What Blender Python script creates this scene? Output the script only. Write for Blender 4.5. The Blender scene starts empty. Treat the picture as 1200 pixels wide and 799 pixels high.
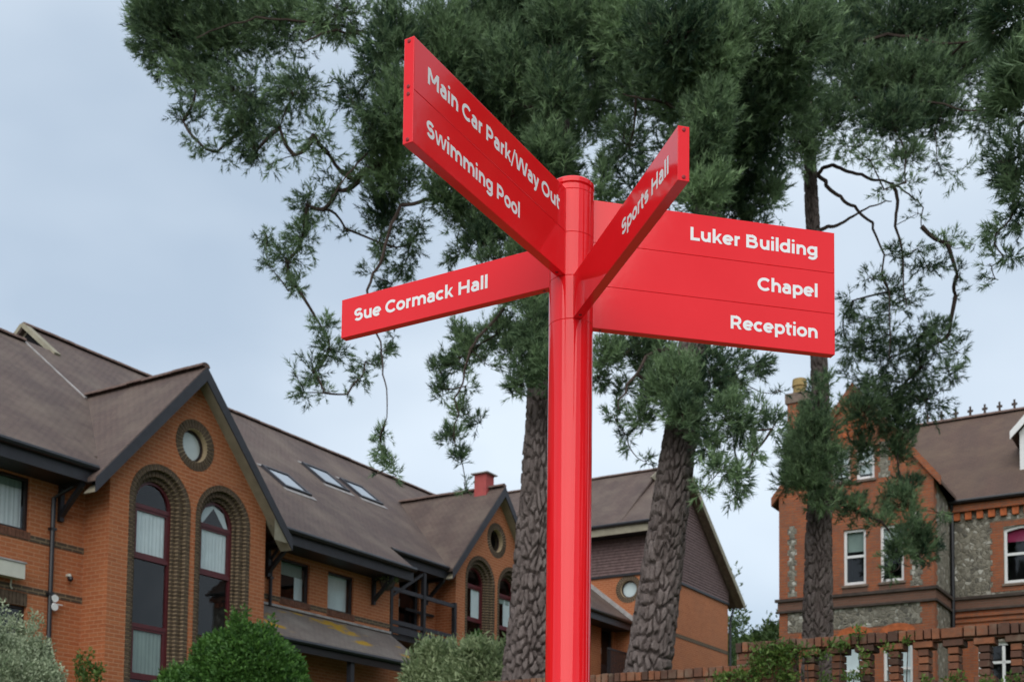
import bpy, bmesh, math, random
import numpy as np
from mathutils import Vector, Matrix
from mathutils.geometry import tessellate_polygon

R = math.radians
sc = bpy.context.scene
col = sc.collection
rng = random.Random(7)
nrng = np.random.default_rng(11)

# ------------------------------------------------------------------ camera
F_PX, CX, CY, PITCH, ROLL = 1435.0, 600.0, 883.0, 0.0634, 0.0118
EYE = np.array([0.0, 0.0, 1.6])
_cp, _sp = math.cos(PITCH), math.sin(PITCH)
FW = np.array([0, _cp, _sp]); _up = np.array([0, -_sp, _cp]); _rt = np.array([1.0, 0, 0])
RT = math.cos(ROLL) * _rt + math.sin(ROLL) * _up
UP = -math.sin(ROLL) * _rt + math.cos(ROLL) * _up
cam_d = bpy.data.cameras.new('camera'); cam = bpy.data.objects.new('camera', cam_d); col.objects.link(cam)
m = Matrix.Identity(4)
for i in range(3):
    m[i][0], m[i][1], m[i][2], m[i][3] = RT[i], UP[i], -FW[i], EYE[i]
cam.matrix_world = m
cam_d.sensor_fit = 'HORIZONTAL'; cam_d.sensor_width = 36.0
cam_d.lens = F_PX / 1200 * 36.0
cam_d.shift_x = 0.0; cam_d.shift_y = (CY - 399.5) / 1200
cam_d.clip_start = 0.1; cam_d.clip_end = 3000
cam_d.dof.use_dof = True; cam_d.dof.focus_distance = 4.1; cam_d.dof.aperture_fstop = 7.1
sc.camera = cam

# ------------------------------------------------------------------ sky and sun (overcast)
SUN_EL, SUN_AZ = R(42), R(189)          # azimuth measured from +Y towards +X: high, behind the photographer
w = bpy.data.worlds.new('World'); sc.world = w; w.use_nodes = True
nt = w.node_tree; nt.nodes.clear()
def N(tree, t, **kw):
    n = tree.nodes.new(t)
    for k, v in kw.items(): setattr(n, k, v)
    return n
out = N(nt, 'ShaderNodeOutputWorld'); bg = N(nt, 'ShaderNodeBackground'); bg.inputs['Strength'].default_value = 0.1
sky = N(nt, 'ShaderNodeTexSky', sky_type='NISHITA', sun_disc=False, sun_elevation=SUN_EL, sun_rotation=SUN_AZ)
tc = N(nt, 'ShaderNodeTexCoord'); mp = N(nt, 'ShaderNodeMapping'); mp.inputs['Scale'].default_value = (1.6, 1.6, 3.0); mp.inputs['Location'].default_value = (.14, 4.42, 1.94)
no = N(nt, 'ShaderNodeTexNoise'); no.inputs['Scale'].default_value = 1.5; no.inputs['Detail'].default_value = 4; no.inputs['Roughness'].default_value = .42
cr = N(nt, 'ShaderNodeValToRGB'); cr.color_ramp.elements[0].position = .36; cr.color_ramp.elements[1].position = .66
cr.color_ramp.elements[0].color = (3.25, 3.95, 4.80, 1); cr.color_ramp.elements[1].color = (5.3, 5.95, 6.6, 1)
mx = N(nt, 'ShaderNodeMix', data_type='RGBA'); mx.inputs[0].default_value = .90
nt.links.new(tc.outputs['Generated'], mp.inputs['Vector']); nt.links.new(mp.outputs[0], no.inputs['Vector'])
nt.links.new(no.outputs['Fac'], cr.inputs[0]); nt.links.new(sky.outputs[0], mx.inputs[6]); nt.links.new(cr.outputs[0], mx.inputs[7])
nt.links.new(mx.outputs[2], bg.inputs['Color']); nt.links.new(bg.outputs[0], out.inputs[0])
sun_d = bpy.data.lights.new('sun', 'SUN'); sun_d.energy = 1.5; sun_d.angle = R(75); sun_d.color = (1, .96, .9)
sun = bpy.data.objects.new('sun', sun_d); col.objects.link(sun)
_sd = Vector((math.sin(SUN_AZ) * math.cos(SUN_EL), math.cos(SUN_AZ) * math.cos(SUN_EL), math.sin(SUN_EL)))
sun.rotation_euler = _sd.to_track_quat('Z', 'Y').to_euler()
sc.view_settings.view_transform = 'Standard'; sc.view_settings.look = 'None'
sc.view_settings.exposure = 0.68; sc.view_settings.gamma = 1.0; sc.view_settings.use_curve_mapping = False
sc.render.engine = 'CYCLES'
sc.cycles.max_bounces = 6; sc.cycles.transparent_max_bounces = 12

# ------------------------------------------------------------------ frames and pixel rays
A_ = R(31.5)
U3 = np.array([math.sin(A_), math.cos(A_), 0.0])      # along the brick range, away from the camera
N3 = np.array([math.cos(A_), -math.sin(A_), 0.0])     # out of its facade
def ray(x, y): return FW + RT * (x - CX) / F_PX + UP * (CY - y) / F_PX
def at_depth(x, y, Y):
    d = ray(x, y); return EYE + d * Y / d[1]
SO = at_depth(128, 600, 21.5); SO[2] = 0
def on_plane(x, y, P, nn):
    d = ray(x, y); return EYE + d * (((P - EYE) @ nn) / (d @ nn))
def px_fac(x, y, d):        # pixel -> (s, z) on the vertical plane at depth d behind the near gable face
    P = on_plane(x, y, SO - N3 * d, N3); return float((P - SO) @ U3), float(P[2])
def px_side(x, y, s):       # pixel -> (d, z) on the cross plane at s
    P = on_plane(x, y, SO + U3 * s, U3); return -float((P - SO) @ N3), float(P[2])
def site(s, d, z): return SO + U3 * s - N3 * d + np.array([0, 0, z])
SITE_ROT = math.atan2(U3[1], U3[0])

# ------------------------------------------------------------------ mesh helpers
def tag(o, label=None, cat=None, group=None, kind=None):
    if label: o['label'] = label
    if cat: o['category'] = cat
    if group: o['group'] = group
    if kind: o['kind'] = kind
    return o
def set_box_uv(me):
    n = len(me.polygons)
    if n == 0: return
    uvl = me.uv_layers.new(name='UVMap')
    nl = len(me.loops)
    vi = np.empty(nl, np.int32); me.loops.foreach_get('vertex_index', vi)
    co = np.empty(len(me.vertices) * 3, np.float32); me.vertices.foreach_get('co', co); co = co.reshape(-1, 3)
    nr = np.empty(n * 3, np.float32); me.polygons.foreach_get('normal', nr); nr = nr.reshape(-1, 3)
    lt = np.empty(n, np.int32); me.polygons.foreach_get('loop_total', lt)
    nl_n = np.repeat(nr, lt, axis=0)
    flat = np.abs(nl_n[:, 2]) > .98
    h = np.stack([-nl_n[:, 1], nl_n[:, 0], np.zeros(nl)], 1)
    h[flat] = (1, 0, 0)
    h /= np.linalg.norm(h, axis=1)[:, None] + 1e-9
    # keep the sign stable so that left/right faces do not mirror
    v = np.cross(nl_n, h); v[flat] = (0, 1, 0)
    p = co[vi]
    uv = np.stack([(p * h).sum(1), (p * v).sum(1)], 1).astype(np.float32)
    uvl.data.foreach_set('uv', uv.ravel())

class MB:
    """collects polygons in one frame (site s,d,z or world x,y,z) for ONE mesh object"""
    def __init__(s): s.v = []; s.f = []
    def poly(s, pts):
        b = len(s.v); s.v += [tuple(p) for p in pts]; s.f.append(tuple(range(b, b + len(pts)))); return s
    def mesh(s, vs, fs):
        b = len(s.v); s.v += [tuple(p) for p in vs]; s.f += [tuple(i + b for i in f) for f in fs]; return s
    def box(s, x0, x1, y0, y1, z0, z1):
        vs = [(x, y, z) for x in (x0, x1) for y in (y0, y1) for z in (z0, z1)]
        return s.mesh(vs, [(0, 1, 3, 2), (4, 6, 7, 5), (0, 4, 5, 1), (2, 3, 7, 6), (0, 2, 6, 4), (1, 5, 7, 3)])
    def prism(s, pts, vec):
        n = len(pts); a = [Vector(p) for p in pts]; e = Vector(vec)
        vs = a + [p + e for p in a]
        fs = [tuple(range(n)), tuple(range(2 * n - 1, n - 1, -1))] + [(i, (i + 1) % n, n + (i + 1) % n, n + i) for i in range(n)]
        return s.mesh(vs, fs)
    def beam(s, a, b, w, h, up=(0, 0, 1)):
        a, b, up = Vector(a), Vector(b), Vector(up); t = (b - a).normalized()
        x = t.cross(up).normalized() * (w / 2); y = x.cross(t).normalized() * (h / 2)
        return s.prism([a - x - y, a + x - y, a + x + y, a - x + y], b - a)
    def tube(s, pts, rad, n=8, cap=True):
        pts = [Vector(p) for p in pts]
        if not hasattr(rad, '__len__'): rad = [rad] * len(pts)
        b = len(s.v); prev = None
        for i, p in enumerate(pts):
            t = (pts[min(i + 1, len(pts) - 1)] - pts[max(i - 1, 0)]).normalized()
            ref = Vector((0, 0, 1)) if abs(t.z) < .95 else Vector((1, 0, 0))
            if prev is not None: ref = prev
            x = (ref - t * ref.dot(t)).normalized(); y = t.cross(x); prev = x
            for k in range(n):
                a = 2 * math.pi * k / n
                s.v.append(tuple(p + (x * math.cos(a) + y * math.sin(a)) * rad[i]))
        for i in range(len(pts) - 1):
            for k in range(n):
                s.f.append((b + i * n + k, b + i * n + (k + 1) % n, b + (i + 1) * n + (k + 1) % n, b + (i + 1) * n + k))
        if cap:
            s.f.append(tuple(range(b + n - 1, b - 1, -1))); e = b + (len(pts) - 1) * n; s.f.append(tuple(range(e, e + n)))
        return s
    def sheet(s, outer, holes, f3, reveal=None):
        """flat sheet with holes; f3 maps 2-D to 3-D; reveal = 3-D vector for the sides of the holes"""
        loops = [outer] + list(holes)
        tris = tessellate_polygon([[Vector((p[0], p[1], 0)) for p in l] for l in loops])
        flat = [p for l in loops for p in l]
        s.mesh([f3(*p) for p in flat], [tuple(t) for t in tris])
        if reveal is not None:
            rv = Vector(reveal)
            for hl in holes:
                a = [Vector(f3(*p)) for p in hl]; n = len(a)
                s.mesh(a + [p + rv for p in a], [(i, (i + 1) % n, n + (i + 1) % n, n + i) for i in range(n)])
        return s
    def build(s, name, mat, parent=None, org=(0, 0, 0), smooth=False, recalc=True, uv=True, kind=None):
        me = bpy.data.meshes.new(name)
        o = np.array(org, float)
        me.from_pydata([tuple(np.array(p, float) - o) for p in s.v], [], s.f)
        if recalc:
            bm = bmesh.new(); bm.from_mesh(me); bmesh.ops.remove_doubles(bm, verts=bm.verts, dist=1e-5)
            bmesh.ops.recalc_face_normals(bm, faces=bm.faces); bm.to_mesh(me); bm.free()
        if uv: set_box_uv(me)
        if smooth: me.polygons.foreach_set('use_smooth', [True] * len(me.polygons))
        ob = bpy.data.objects.new(name, me); col.objects.link(ob)
        if mat: me.materials.append(mat)
        if parent: ob.parent = parent
        if kind: ob['kind'] = kind
        return ob
def thing(name, label, cat, loc, rotz=0.0, group=None):
    o = bpy.data.objects.new(name, None); col.objects.link(o); o.empty_display_size = .3
    o.location = loc; o.rotation_euler = (0, 0, rotz)
    return tag(o, label, cat, group)
def site_thing(name, label, cat, org, group=None):
    return thing(name, label, cat, site(*org), SITE_ROT, group)
def raw_mesh(name, verts, tris, mat, parent=None, tint=None, smooth=False):
    """fast triangle mesh from numpy arrays"""
    me = bpy.data.meshes.new(name); nv, nf = len(verts), len(tris); k = tris.shape[1]
    me.vertices.add(nv); me.vertices.foreach_set('co', np.ascontiguousarray(verts, np.float32).ravel())
    me.loops.add(nf * k); me.loops.foreach_set('vertex_index', np.ascontiguousarray(tris, np.int32).ravel())
    me.polygons.add(nf); me.polygons.foreach_set('loop_start', np.arange(0, nf * k, k, dtype=np.int32))
    if smooth: me.polygons.foreach_set('use_smooth', np.ones(nf, bool))
    me.update(calc_edges=True)
    if tint is not None:
        a = me.attributes.new('tint', 'FLOAT', 'FACE'); a.data.foreach_set('value', np.ascontiguousarray(tint, np.float32))
    me.materials.append(mat)
    o = bpy.data.objects.new(name, me); col.objects.link(o)
    if parent: o.parent = parent
    return o
def place(me, name, parent, loc, rot=(0, 0, 0), scale=(1, 1, 1)):
    o = bpy.data.objects.new(name, me); col.objects.link(o); o.parent = parent
    o.location = loc; o.rotation_euler = rot; o.scale = scale
    return o
# ------------------------------------------------------------------ materials
def mat(name):
    mm = bpy.data.materials.new(name); mm.use_nodes = True; t = mm.node_tree; t.nodes.clear()
    o = N(t, 'ShaderNodeOutputMaterial'); b = N(t, 'ShaderNodeBsdfPrincipled'); t.links.new(b.outputs[0], o.inputs[0])
    return mm, t, b, o
def L(t, a, b): t.links.new(a, b)
def plain(name, c, rough=.6, spec=.4, var=.12, scale=6, metal=0.0, coat=0.0, bump=0.0):
    mm, t, b, o = mat(name)
    b.inputs['Roughness'].default_value = rough; b.inputs['Specular IOR Level'].default_value = spec; b.inputs['Metallic'].default_value = metal
    b.inputs['Coat Weight'].default_value = coat; b.inputs['Coat Roughness'].default_value = .08
    g = N(t, 'ShaderNodeTexCoord'); n = N(t, 'ShaderNodeTexNoise'); n.inputs['Scale'].default_value = scale; n.inputs['Detail'].default_value = 6
    r = N(t, 'ShaderNodeValToRGB'); r.color_ramp.elements[0].position = .3; r.color_ramp.elements[1].position = .7
    r.color_ramp.elements[0].color = tuple(x * (1 - var) for x in c) + (1,); r.color_ramp.elements[1].color = tuple(min(1, x * (1 + var)) for x in c) + (1,)
    L(t, g.outputs['Object'], n.inputs['Vector']); L(t, n.outputs['Fac'], r.inputs[0]); L(t, r.outputs[0], b.inputs['Base Color'])
    if bump:
        bp = N(t, 'ShaderNodeBump'); bp.inputs['Strength'].default_value = bump; bp.inputs['Distance'].default_value = .01
        L(t, n.outputs['Fac'], bp.inputs['Height']); L(t, bp.outputs[0], b.inputs['Normal'])
    return mm
def mixc(t, fac, a, b, mode='MIX'):
    m_ = N(t, 'ShaderNodeMix', data_type='RGBA', blend_type=mode)
    if isinstance(fac, float): m_.inputs[0].default_value = fac
    else: L(t, fac, m_.inputs[0])
    for i, c in ((6, a), (7, b)):
        if isinstance(c, tuple): m_.inputs[i].default_value = c + (1,)
        else: L(t, c, m_.inputs[i])
    return m_.outputs[2]
def noise(t, vec, scale, detail=4, rough=.5, lo=.35, hi=.65):
    n = N(t, 'ShaderNodeTexNoise'); n.inputs['Scale'].default_value = scale; n.inputs['Detail'].default_value = detail; n.inputs['Roughness'].default_value = rough
    L(t, vec, n.inputs['Vector']); r = N(t, 'ShaderNodeMapRange'); r.inputs['From Min'].default_value = lo; r.inputs['From Max'].default_value = hi
    L(t, n.outputs['Fac'], r.inputs[0]); return r.outputs[0]
def mapped(t, src, scale=(1, 1, 1), rot=(0, 0, 0)):
    m_ = N(t, 'ShaderNodeMapping'); m_.inputs['Scale'].default_value = scale; m_.inputs['Rotation'].default_value = rot
    L(t, src, m_.inputs['Vector']); return m_.outputs[0]
def brick_mat(name, c1, c2, mortar, bw=.225, bh=.075, ms=.011, rot=0.0, dirt=.25, rough=.85, patch=.0):
    mm, t, b, o = mat(name)
    g = N(t, 'ShaderNodeTexCoord'); uv = mapped(t, g.outputs['UV'], rot=(0, 0, rot))
    br = N(t, 'ShaderNodeTexBrick'); br.inputs['Scale'].default_value = 1; br.inputs['Brick Width'].default_value = bw; br.inputs['Row Height'].default_value = bh
    br.inputs['Mortar Size'].default_value = ms; br.inputs['Mortar Smooth'].default_value = .35; br.inputs['Bias'].default_value = -.1
    br.inputs['Color1'].default_value = c1 + (1,); br.inputs['Color2'].default_value = c2 + (1,); br.inputs['Mortar'].default_value = mortar + (1,)
    L(t, uv, br.inputs['Vector'])
    gr = noise(t, uv, 60, 5, .7); big = noise(t, uv, .9, 5, .6, .3, .7)
    c = mixc(t, gr, br.outputs['Color'], mixc(t, .5, br.outputs['Color'], tuple(x * .55 for x in c2)))
    md = N(t, 'ShaderNodeMath', operation='MULTIPLY'); L(t, big, md.inputs[0]); md.inputs[1].default_value = dirt
    c = mixc(t, md.outputs[0], c, (.12, .09, .07))
    if patch:
        pm = N(t, 'ShaderNodeMath', operation='MULTIPLY'); L(t, noise(t, uv, 5.5, 6, .7, .46, .66), pm.inputs[0]); pm.inputs[1].default_value = patch
        c = mixc(t, pm.outputs[0], c, (.17, .10, .075))
    L(t, c, b.inputs['Base Color']); b.inputs['Roughness'].default_value = rough; b.inputs['Specular IOR Level'].default_value = .25
    bp = N(t, 'ShaderNodeBump', invert=True); bp.inputs['Strength'].default_value = .7; bp.inputs['Distance'].default_value = .012
    L(t, br.outputs['Fac'], bp.inputs['Height']); L(t, bp.outputs[0], b.inputs['Normal'])
    return mm
def tile_mat(name, base, dark, light, moss=None, moss_lo=.60, gauge=.1, tw=.165):
    mm, t, b, o = mat(name)
    g = N(t, 'ShaderNodeTexCoord'); uv = g.outputs['UV']
    br = N(t, 'ShaderNodeTexBrick'); br.inputs['Scale'].default_value = 1; br.inputs['Brick Width'].default_value = tw; br.inputs['Row Height'].default_value = gauge
    br.inputs['Mortar Size'].default_value = .006; br.inputs['Mortar Smooth'].default_value = .2
    br.inputs['Color1'].default_value = base + (1,); br.inputs['Color2'].default_value = tuple(x * .86 for x in base) + (1,); br.inputs['Mortar'].default_value = tuple(x * .8 for x in dark) + (1,)
    L(t, uv, br.inputs['Vector'])
    st = noise(t, mapped(t, uv, (1.5, .28, 1)), 1.0, 6, .66, .38, .64)     # streaks down the slope
    bl = noise(t, uv, .7, 6, .66, .44, .66)
    sp = noise(t, uv, 11, 6, .7, .52, .78)
    c = mixc(t, st, br.outputs['Color'], mixc(t, .55, br.outputs['Color'], dark))
    s2 = N(t, 'ShaderNodeMath', operation='MULTIPLY'); L(t, bl, s2.inputs[0]); s2.inputs[1].default_value = .55
    c = mixc(t, s2.outputs[0], c, light)
    s3 = N(t, 'ShaderNodeMath', operation='MULTIPLY'); L(t, sp, s3.inputs[0]); s3.inputs[1].default_value = .35
    c = mixc(t, s3.outputs[0], c, light)
    if moss:
        ms = noise(t, mapped(t, uv, (.55, 1.6, 1)), 1.25, 4, .55, moss_lo, moss_lo + .05)
        c = mixc(t, ms, c, moss)
    L(t, c, b.inputs['Base Color']); b.inputs['Roughness'].default_value = .8; b.inputs['Specular IOR Level'].default_value = .3
    # saw-tooth rows: each course laps over the one below
    sx = N(t, 'ShaderNodeSeparateXYZ'); L(t, uv, sx.inputs[0])
    dv = N(t, 'ShaderNodeMath', operation='DIVIDE'); L(t, sx.outputs[1], dv.inputs[0]); dv.inputs[1].default_value = gauge
    fr = N(t, 'ShaderNodeMath', operation='FRACT'); L(t, dv.outputs[0], fr.inputs[0])
    ad = N(t, 'ShaderNodeMath', operation='ADD'); L(t, fr.outputs[0], ad.inputs[0]); L(t, br.outputs['Fac'], ad.inputs[1])
    bp = N(t, 'ShaderNodeBump', invert=True); bp.inputs['Strength'].default_value = .8; bp.inputs['Distance'].default_value = .015
    L(t, ad.outputs[0], bp.inputs['Height']); L(t, bp.outputs[0], b.inputs['Normal'])
    return mm
def leaf_mat(name, c_dark, c_light, trans=.25, rough=.55):
    mm, t, b, o = mat(name)
    at = N(t, 'ShaderNodeAttribute', attribute_name='tint'); r = N(t, 'ShaderNodeValToRGB')
    r.color_ramp.elements[0].color = c_dark + (1,); r.color_ramp.elements[1].color = c_light + (1,)
    L(t, at.outputs['Fac'], r.inputs[0]); L(t, r.outputs[0], b.inputs['Base Color'])
    b.inputs['Roughness'].default_value = rough; b.inputs['Specular IOR Level'].default_value = .3
    tr = N(t, 'ShaderNodeBsdfTranslucent'); L(t, r.outputs[0], tr.inputs[0]); ms = N(t, 'ShaderNodeMixShader'); ms.inputs[0].default_value = trans
    L(t, b.outputs[0], ms.inputs[1]); L(t, tr.outputs[0], ms.inputs[2]); L(t, ms.outputs[0], o.inputs[0])
    return mm
M = {}
def red_paint():
    mm, t, b, o = mat('red_paint')
    g = N(t, 'ShaderNodeTexCoord'); n = noise(t, g.outputs['Object'], 3, 5, .6, .3, .7); sm = noise(t, g.outputs['Object'], 60, 3, .6, .3, .7)
    L(t, mixc(t, n, (.78, .010, .015), (.83, .014, .020)), b.inputs['Base Color'])
    mr = N(t, 'ShaderNodeMapRange'); mr.inputs['To Min'].default_value = .03; mr.inputs['To Max'].default_value = .10; L(t, n, mr.inputs[0]); L(t, mr.outputs[0], b.inputs['Roughness'])
    b.inputs['Specular IOR Level'].default_value = .42; b.inputs['Coat Weight'].default_value = .06; b.inputs['Coat Roughness'].default_value = .05
    bp = N(t, 'ShaderNodeBump'); bp.inputs['Strength'].default_value = .02; bp.inputs['Distance'].default_value = .002; L(t, sm, bp.inputs['Height']); L(t, bp.outputs[0], b.inputs['Normal'])
    return mm
M['red'] = red_paint()
M['letter'] = plain('white_vinyl', (.80, .80, .80), .45, .4, .03, 30)
M['screw'] = plain('screw_red_steel', (.25, .01, .012), .35, .5, .1, 80, metal=.3)
M['brickA'] = brick_mat('orange_brickwork', (.56, .190, .075), (.46, .140, .055), (.64, .31, .17), dirt=.18)
M['dkbrick'] = brick_mat('brown_band_brickwork', (.12, .085, .060), (.085, .062, .045), (.34, .25, .15))
M['brick_dk'] = plain('brown_header_brick', (.105, .075, .052), .85, .2, .35, 9)
M['brick_sill'] = plain('red_brown_sill_brick', (.16, .075, .05), .85, .2, .3, 9)
M['mortarA'] = plain('buff_mortar', (.50, .38, .24), .9, .2, .12, 20)
M['roofA'] = tile_mat('brown_plain_tiles', (.138, .094, .080), (.072, .052, .048), (.205, .160, .125))
M['canopy'] = tile_mat('weathered_canopy_tiles', (.20, .165, .145), (.12, .10, .095), (.27, .25, .22), moss=(.38, .23, .02), moss_lo=.575)
M['ridge'] = plain('ridge_tile_clay', (.15, .10, .085), .85, .2, .35, 7)
M['lead'] = plain('lead_flashing', (.34, .32, .31), .6, .4, .25, 5)
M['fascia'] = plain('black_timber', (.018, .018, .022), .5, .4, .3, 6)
M['barge'] = plain('charcoal_bargeboard', (.034, .034, .042), .5, .4, .15, 6)
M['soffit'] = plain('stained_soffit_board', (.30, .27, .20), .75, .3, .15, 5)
M['pipe'] = plain('black_pipe', (.014, .014, .018), .35, .5, .2, 9)
M['maroon'] = plain('maroon_window_frame', (.105, .018, .022), .4, .4, .15, 8)
M['dkframe'] = plain('dark_brown_frame', (.028, .016, .016), .45, .4, .2, 8)
M['white'] = plain('white_paint', (.80, .80, .79), .45, .4, .04, 8)
M['cabinet'] = plain('cream_cabinet', (.58, .58, .50), .5, .4, .05, 8)
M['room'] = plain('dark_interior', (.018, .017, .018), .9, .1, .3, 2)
M['sheer'] = plain('sheer_curtain', (.82, .86, .88), .9, .1, .05, 4)
M['blind'] = plain('grey_green_blind', (.30, .36, .33), .8, .2, .08, 4)
M['pinkblind'] = plain('magenta_blind', (.32, .03, .09), .8, .2, .1, 4)
M['brickB'] = brick_mat('weathered_red_brickwork', (.52, .150, .055), (.40, .105, .042), (.33, .19, .12), dirt=.4, patch=.6)
M['brickB_dull'] = brick_mat('dull_brown_brickwork', (.27, .125, .085), (.20, .095, .065), (.22, .15, .11), dirt=.4, patch=.5)
M['brickB_part'] = plain('red_dentil_brick', (.46, .13, .05), .85, .2, .25, 8)
M['stone'] = plain('brown_sandstone', (.20, .15, .12), .85, .2, .25, 6)
M['mould'] = plain('dark_moulding', (.075, .058, .05), .85, .2, .3, 6)
M['roofB'] = tile_mat('red_brown_tiles', (.140, .086, .066), (.09, .062, .052), (.18, .125, .085))
M['tilehang'] = plain('mauve_hanging_tile', (.165, .110, .105), .8, .3, .25, 9)
M['chimney'] = plain('red_painted_render', (.42, .09, .085), .8, .2, .1, 7)
M['cream'] = plain('cream_pot', (.44, .34, .19), .8, .2, .2, 7)
M['ochre'] = plain('ochre_pot', (.34, .24, .10), .8, .2, .2, 7)
def flint_mat():
    mm, t, b, o = mat('knapped_flint')
    g = N(t, 'ShaderNodeTexCoord'); uv = g.outputs['UV']
    v = N(t, 'ShaderNodeTexVoronoi'); v.inputs['Scale'].default_value = 9; L(t, uv, v.inputs['Vector'])
    v2 = N(t, 'ShaderNodeTexVoronoi', feature='DISTANCE_TO_EDGE'); v2.inputs['Scale'].default_value = 9; L(t, uv, v2.inputs['Vector'])
    sx = N(t, 'ShaderNodeSeparateColor'); L(t, v.outputs['Color'], sx.inputs[0])
    r = N(t, 'ShaderNodeValToRGB'); e = r.color_ramp.elements; e[0].position = 0; e[0].color = (.075, .07, .06, 1); e[1].position = 1; e[1].color = (.62, .60, .54, 1)
    x = r.color_ramp.elements.new(.55); x.color = (.21, .19, .15, 1); x = r.color_ramp.elements.new(.85); x.color = (.30, .28, .23, 1)
    L(t, sx.outputs[0], r.inputs[0])
    ed = N(t, 'ShaderNodeMapRange'); ed.inputs['From Min'].default_value = .02; ed.inputs['From Max'].default_value = .12; L(t, v2.outputs['Distance'], ed.inputs[0])
    c = mixc(t, ed.outputs[0], (.30, .27, .21), r.outputs[0]); big = noise(t, uv, 1.2, 4, .6)
    L(t, mixc(t, big, c, mixc(t, .4, c, (.20, .18, .13))), b.inputs['Base Color']); b.inputs['Roughness'].default_value = .75
    bp = N(t, 'ShaderNodeBump'); bp.inputs['Strength'].default_value = .8; bp.inputs['Distance'].default_value = .03; L(t, ed.outputs[0], bp.inputs['Height']); L(t, bp.outputs[0], b.inputs['Normal'])
    return mm
M['flint'] = flint_mat()
def glass_mat(name, tint=(.85, .9, .9), ior=.055):
    mm, t, b, o = mat(name); t.nodes.remove(b)
    tr = N(t, 'ShaderNodeBsdfTransparent'); tr.inputs[0].default_value = tint + (1,)
    gl = N(t, 'ShaderNodeBsdfGlossy'); gl.inputs['Roughness'].default_value = .02
    lw = N(t, 'ShaderNodeLayerWeight'); pw = N(t, 'ShaderNodeMath', operation='POWER'); L(t, lw.outputs['Facing'], pw.inputs[0]); pw.inputs[1].default_value = 5
    fr = N(t, 'ShaderNodeMapRange'); fr.inputs['To Min'].default_value = ior; fr.inputs['To Max'].default_value = 1.0; L(t, pw.outputs[0], fr.inputs[0])
    g = N(t, 'ShaderNodeTexCoord'); n = N(t, 'ShaderNodeTexNoise'); n.inputs['Scale'].default_value = 2.2; L(t, g.outputs['Object'], n.inputs['Vector'])
    bp = N(t, 'ShaderNodeBump'); bp.inputs['Strength'].default_value = .05; bp.inputs['Distance'].default_value = .01; L(t, n.outputs['Fac'], bp.inputs['Height']); L(t, bp.outputs[0], gl.inputs['Normal'])
    ms = N(t, 'ShaderNodeMixShader'); L(t, fr.outputs[0], ms.inputs[0]); L(t, tr.outputs[0], ms.inputs[1]); L(t, gl.outputs[0], ms.inputs[2]); L(t, ms.outputs[0], o.inputs[0])
    return mm
M['glass'] = glass_mat('window_glass')
M['skyglass'] = glass_mat('rooflight_glass', (.3, .33, .36), .78)
def bark_mat():
    mm, t, b, o = mat('pine_bark')
    g = N(t, 'ShaderNodeTexCoord'); ob = g.outputs['Object']
    n1 = noise(t, mapped(t, ob, (1, 1, .35)), 9, 6, .65, .35, .65); n2 = noise(t, ob, 38, 5, .7, .3, .7)
    c = mixc(t, n1, (.13, .102, .095), (.27, .222, .208)); c = mixc(t, n2, mixc(t, .5, c, (.05, .04, .036)), c)
    L(t, c, b.inputs['Base Color']); b.inputs['Roughness'].default_value = .9; b.inputs['Specular IOR Level'].default_value = .15
    bp = N(t, 'ShaderNodeBump'); bp.inputs['Strength'].default_value = .5; bp.inputs['Distance'].default_value = .02; L(t, n2, bp.inputs['Height']); L(t, bp.outputs[0], b.inputs['Normal'])
    return mm
M['bark'] = bark_mat()
M['limb'] = plain('limb_bark', (.062, .045, .038), .9, .15, .35, 6)
M['needle'] = leaf_mat('pine_needles', (.026, .060, .034), (.29, .42, .21), .30)
M['leaf_grey'] = leaf_mat('grey_green_leaves', (.17, .23, .13), (.52, .58, .40), .2)
M['leaf_green'] = leaf_mat('fresh_green_leaves', (.024, .075, .016), (.11, .24, .045), .25)
M['leaf_olive'] = leaf_mat('olive_leaves', (.13, .19, .08), (.46, .54, .30), .25)
M['leaf_climb'] = leaf_mat('climber_leaves', (.035, .085, .018), (.16, .24, .055), .3)
M['leaf_far'] = leaf_mat('distant_leaves', (.035, .07, .025), (.12, .18, .06), .25)
def wall_brick():
    mm, t, b, o = mat('parapet_brick')
    oi = N(t, 'ShaderNodeObjectInfo'); r = N(t, 'ShaderNodeValToRGB'); e = r.color_ramp.elements
    e[0].color = (.070, .040, .030, 1); e[1].color = (.30, .115, .058, 1)
    for p_, c_ in ((.25, (.125, .062, .043, 1)), (.55, (.19, .080, .048, 1)), (.82, (.235, .092, .048, 1))):
        x = e.new(p_); x.color = c_
    L(t, oi.outputs['Random'], r.inputs[0])
    g = N(t, 'ShaderNodeTexCoord'); gm = N(t, 'ShaderNodeNewGeometry')
    n1 = noise(t, gm.outputs['Position'], 16, 6, .65, .35, .7); n2 = noise(t, gm.outputs['Position'], 4, 4, .6, .5, .75)
    c = mixc(t, n1, r.outputs[0], mixc(t, .5, r.outputs[0], (.07, .05, .04))); c = mixc(t, n2, c, mixc(t, .5, c, (.30, .24, .17)))
    L(t, c, b.inputs['Base Color']); b.inputs['Roughness'].default_value = .88; b.inputs['Specular IOR Level'].default_value = .2
    bp = N(t, 'ShaderNodeBump'); bp.inputs['Strength'].default_value = .5; bp.inputs['Distance'].default_value = .01; L(t, n1, bp.inputs['Height']); L(t, bp.outputs[0], b.inputs['Normal'])
    return mm
M['wbrick'] = wall_brick()
M['wmortar'] = plain('old_lime_mortar', (.22, .17, .12), .95, .1, .2, 20, bump=.4)
M['wallbody'] = brick_mat('old_garden_brickwork', (.24, .09, .05), (.17, .07, .045), (.24, .18, .13), dirt=.4)
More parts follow.
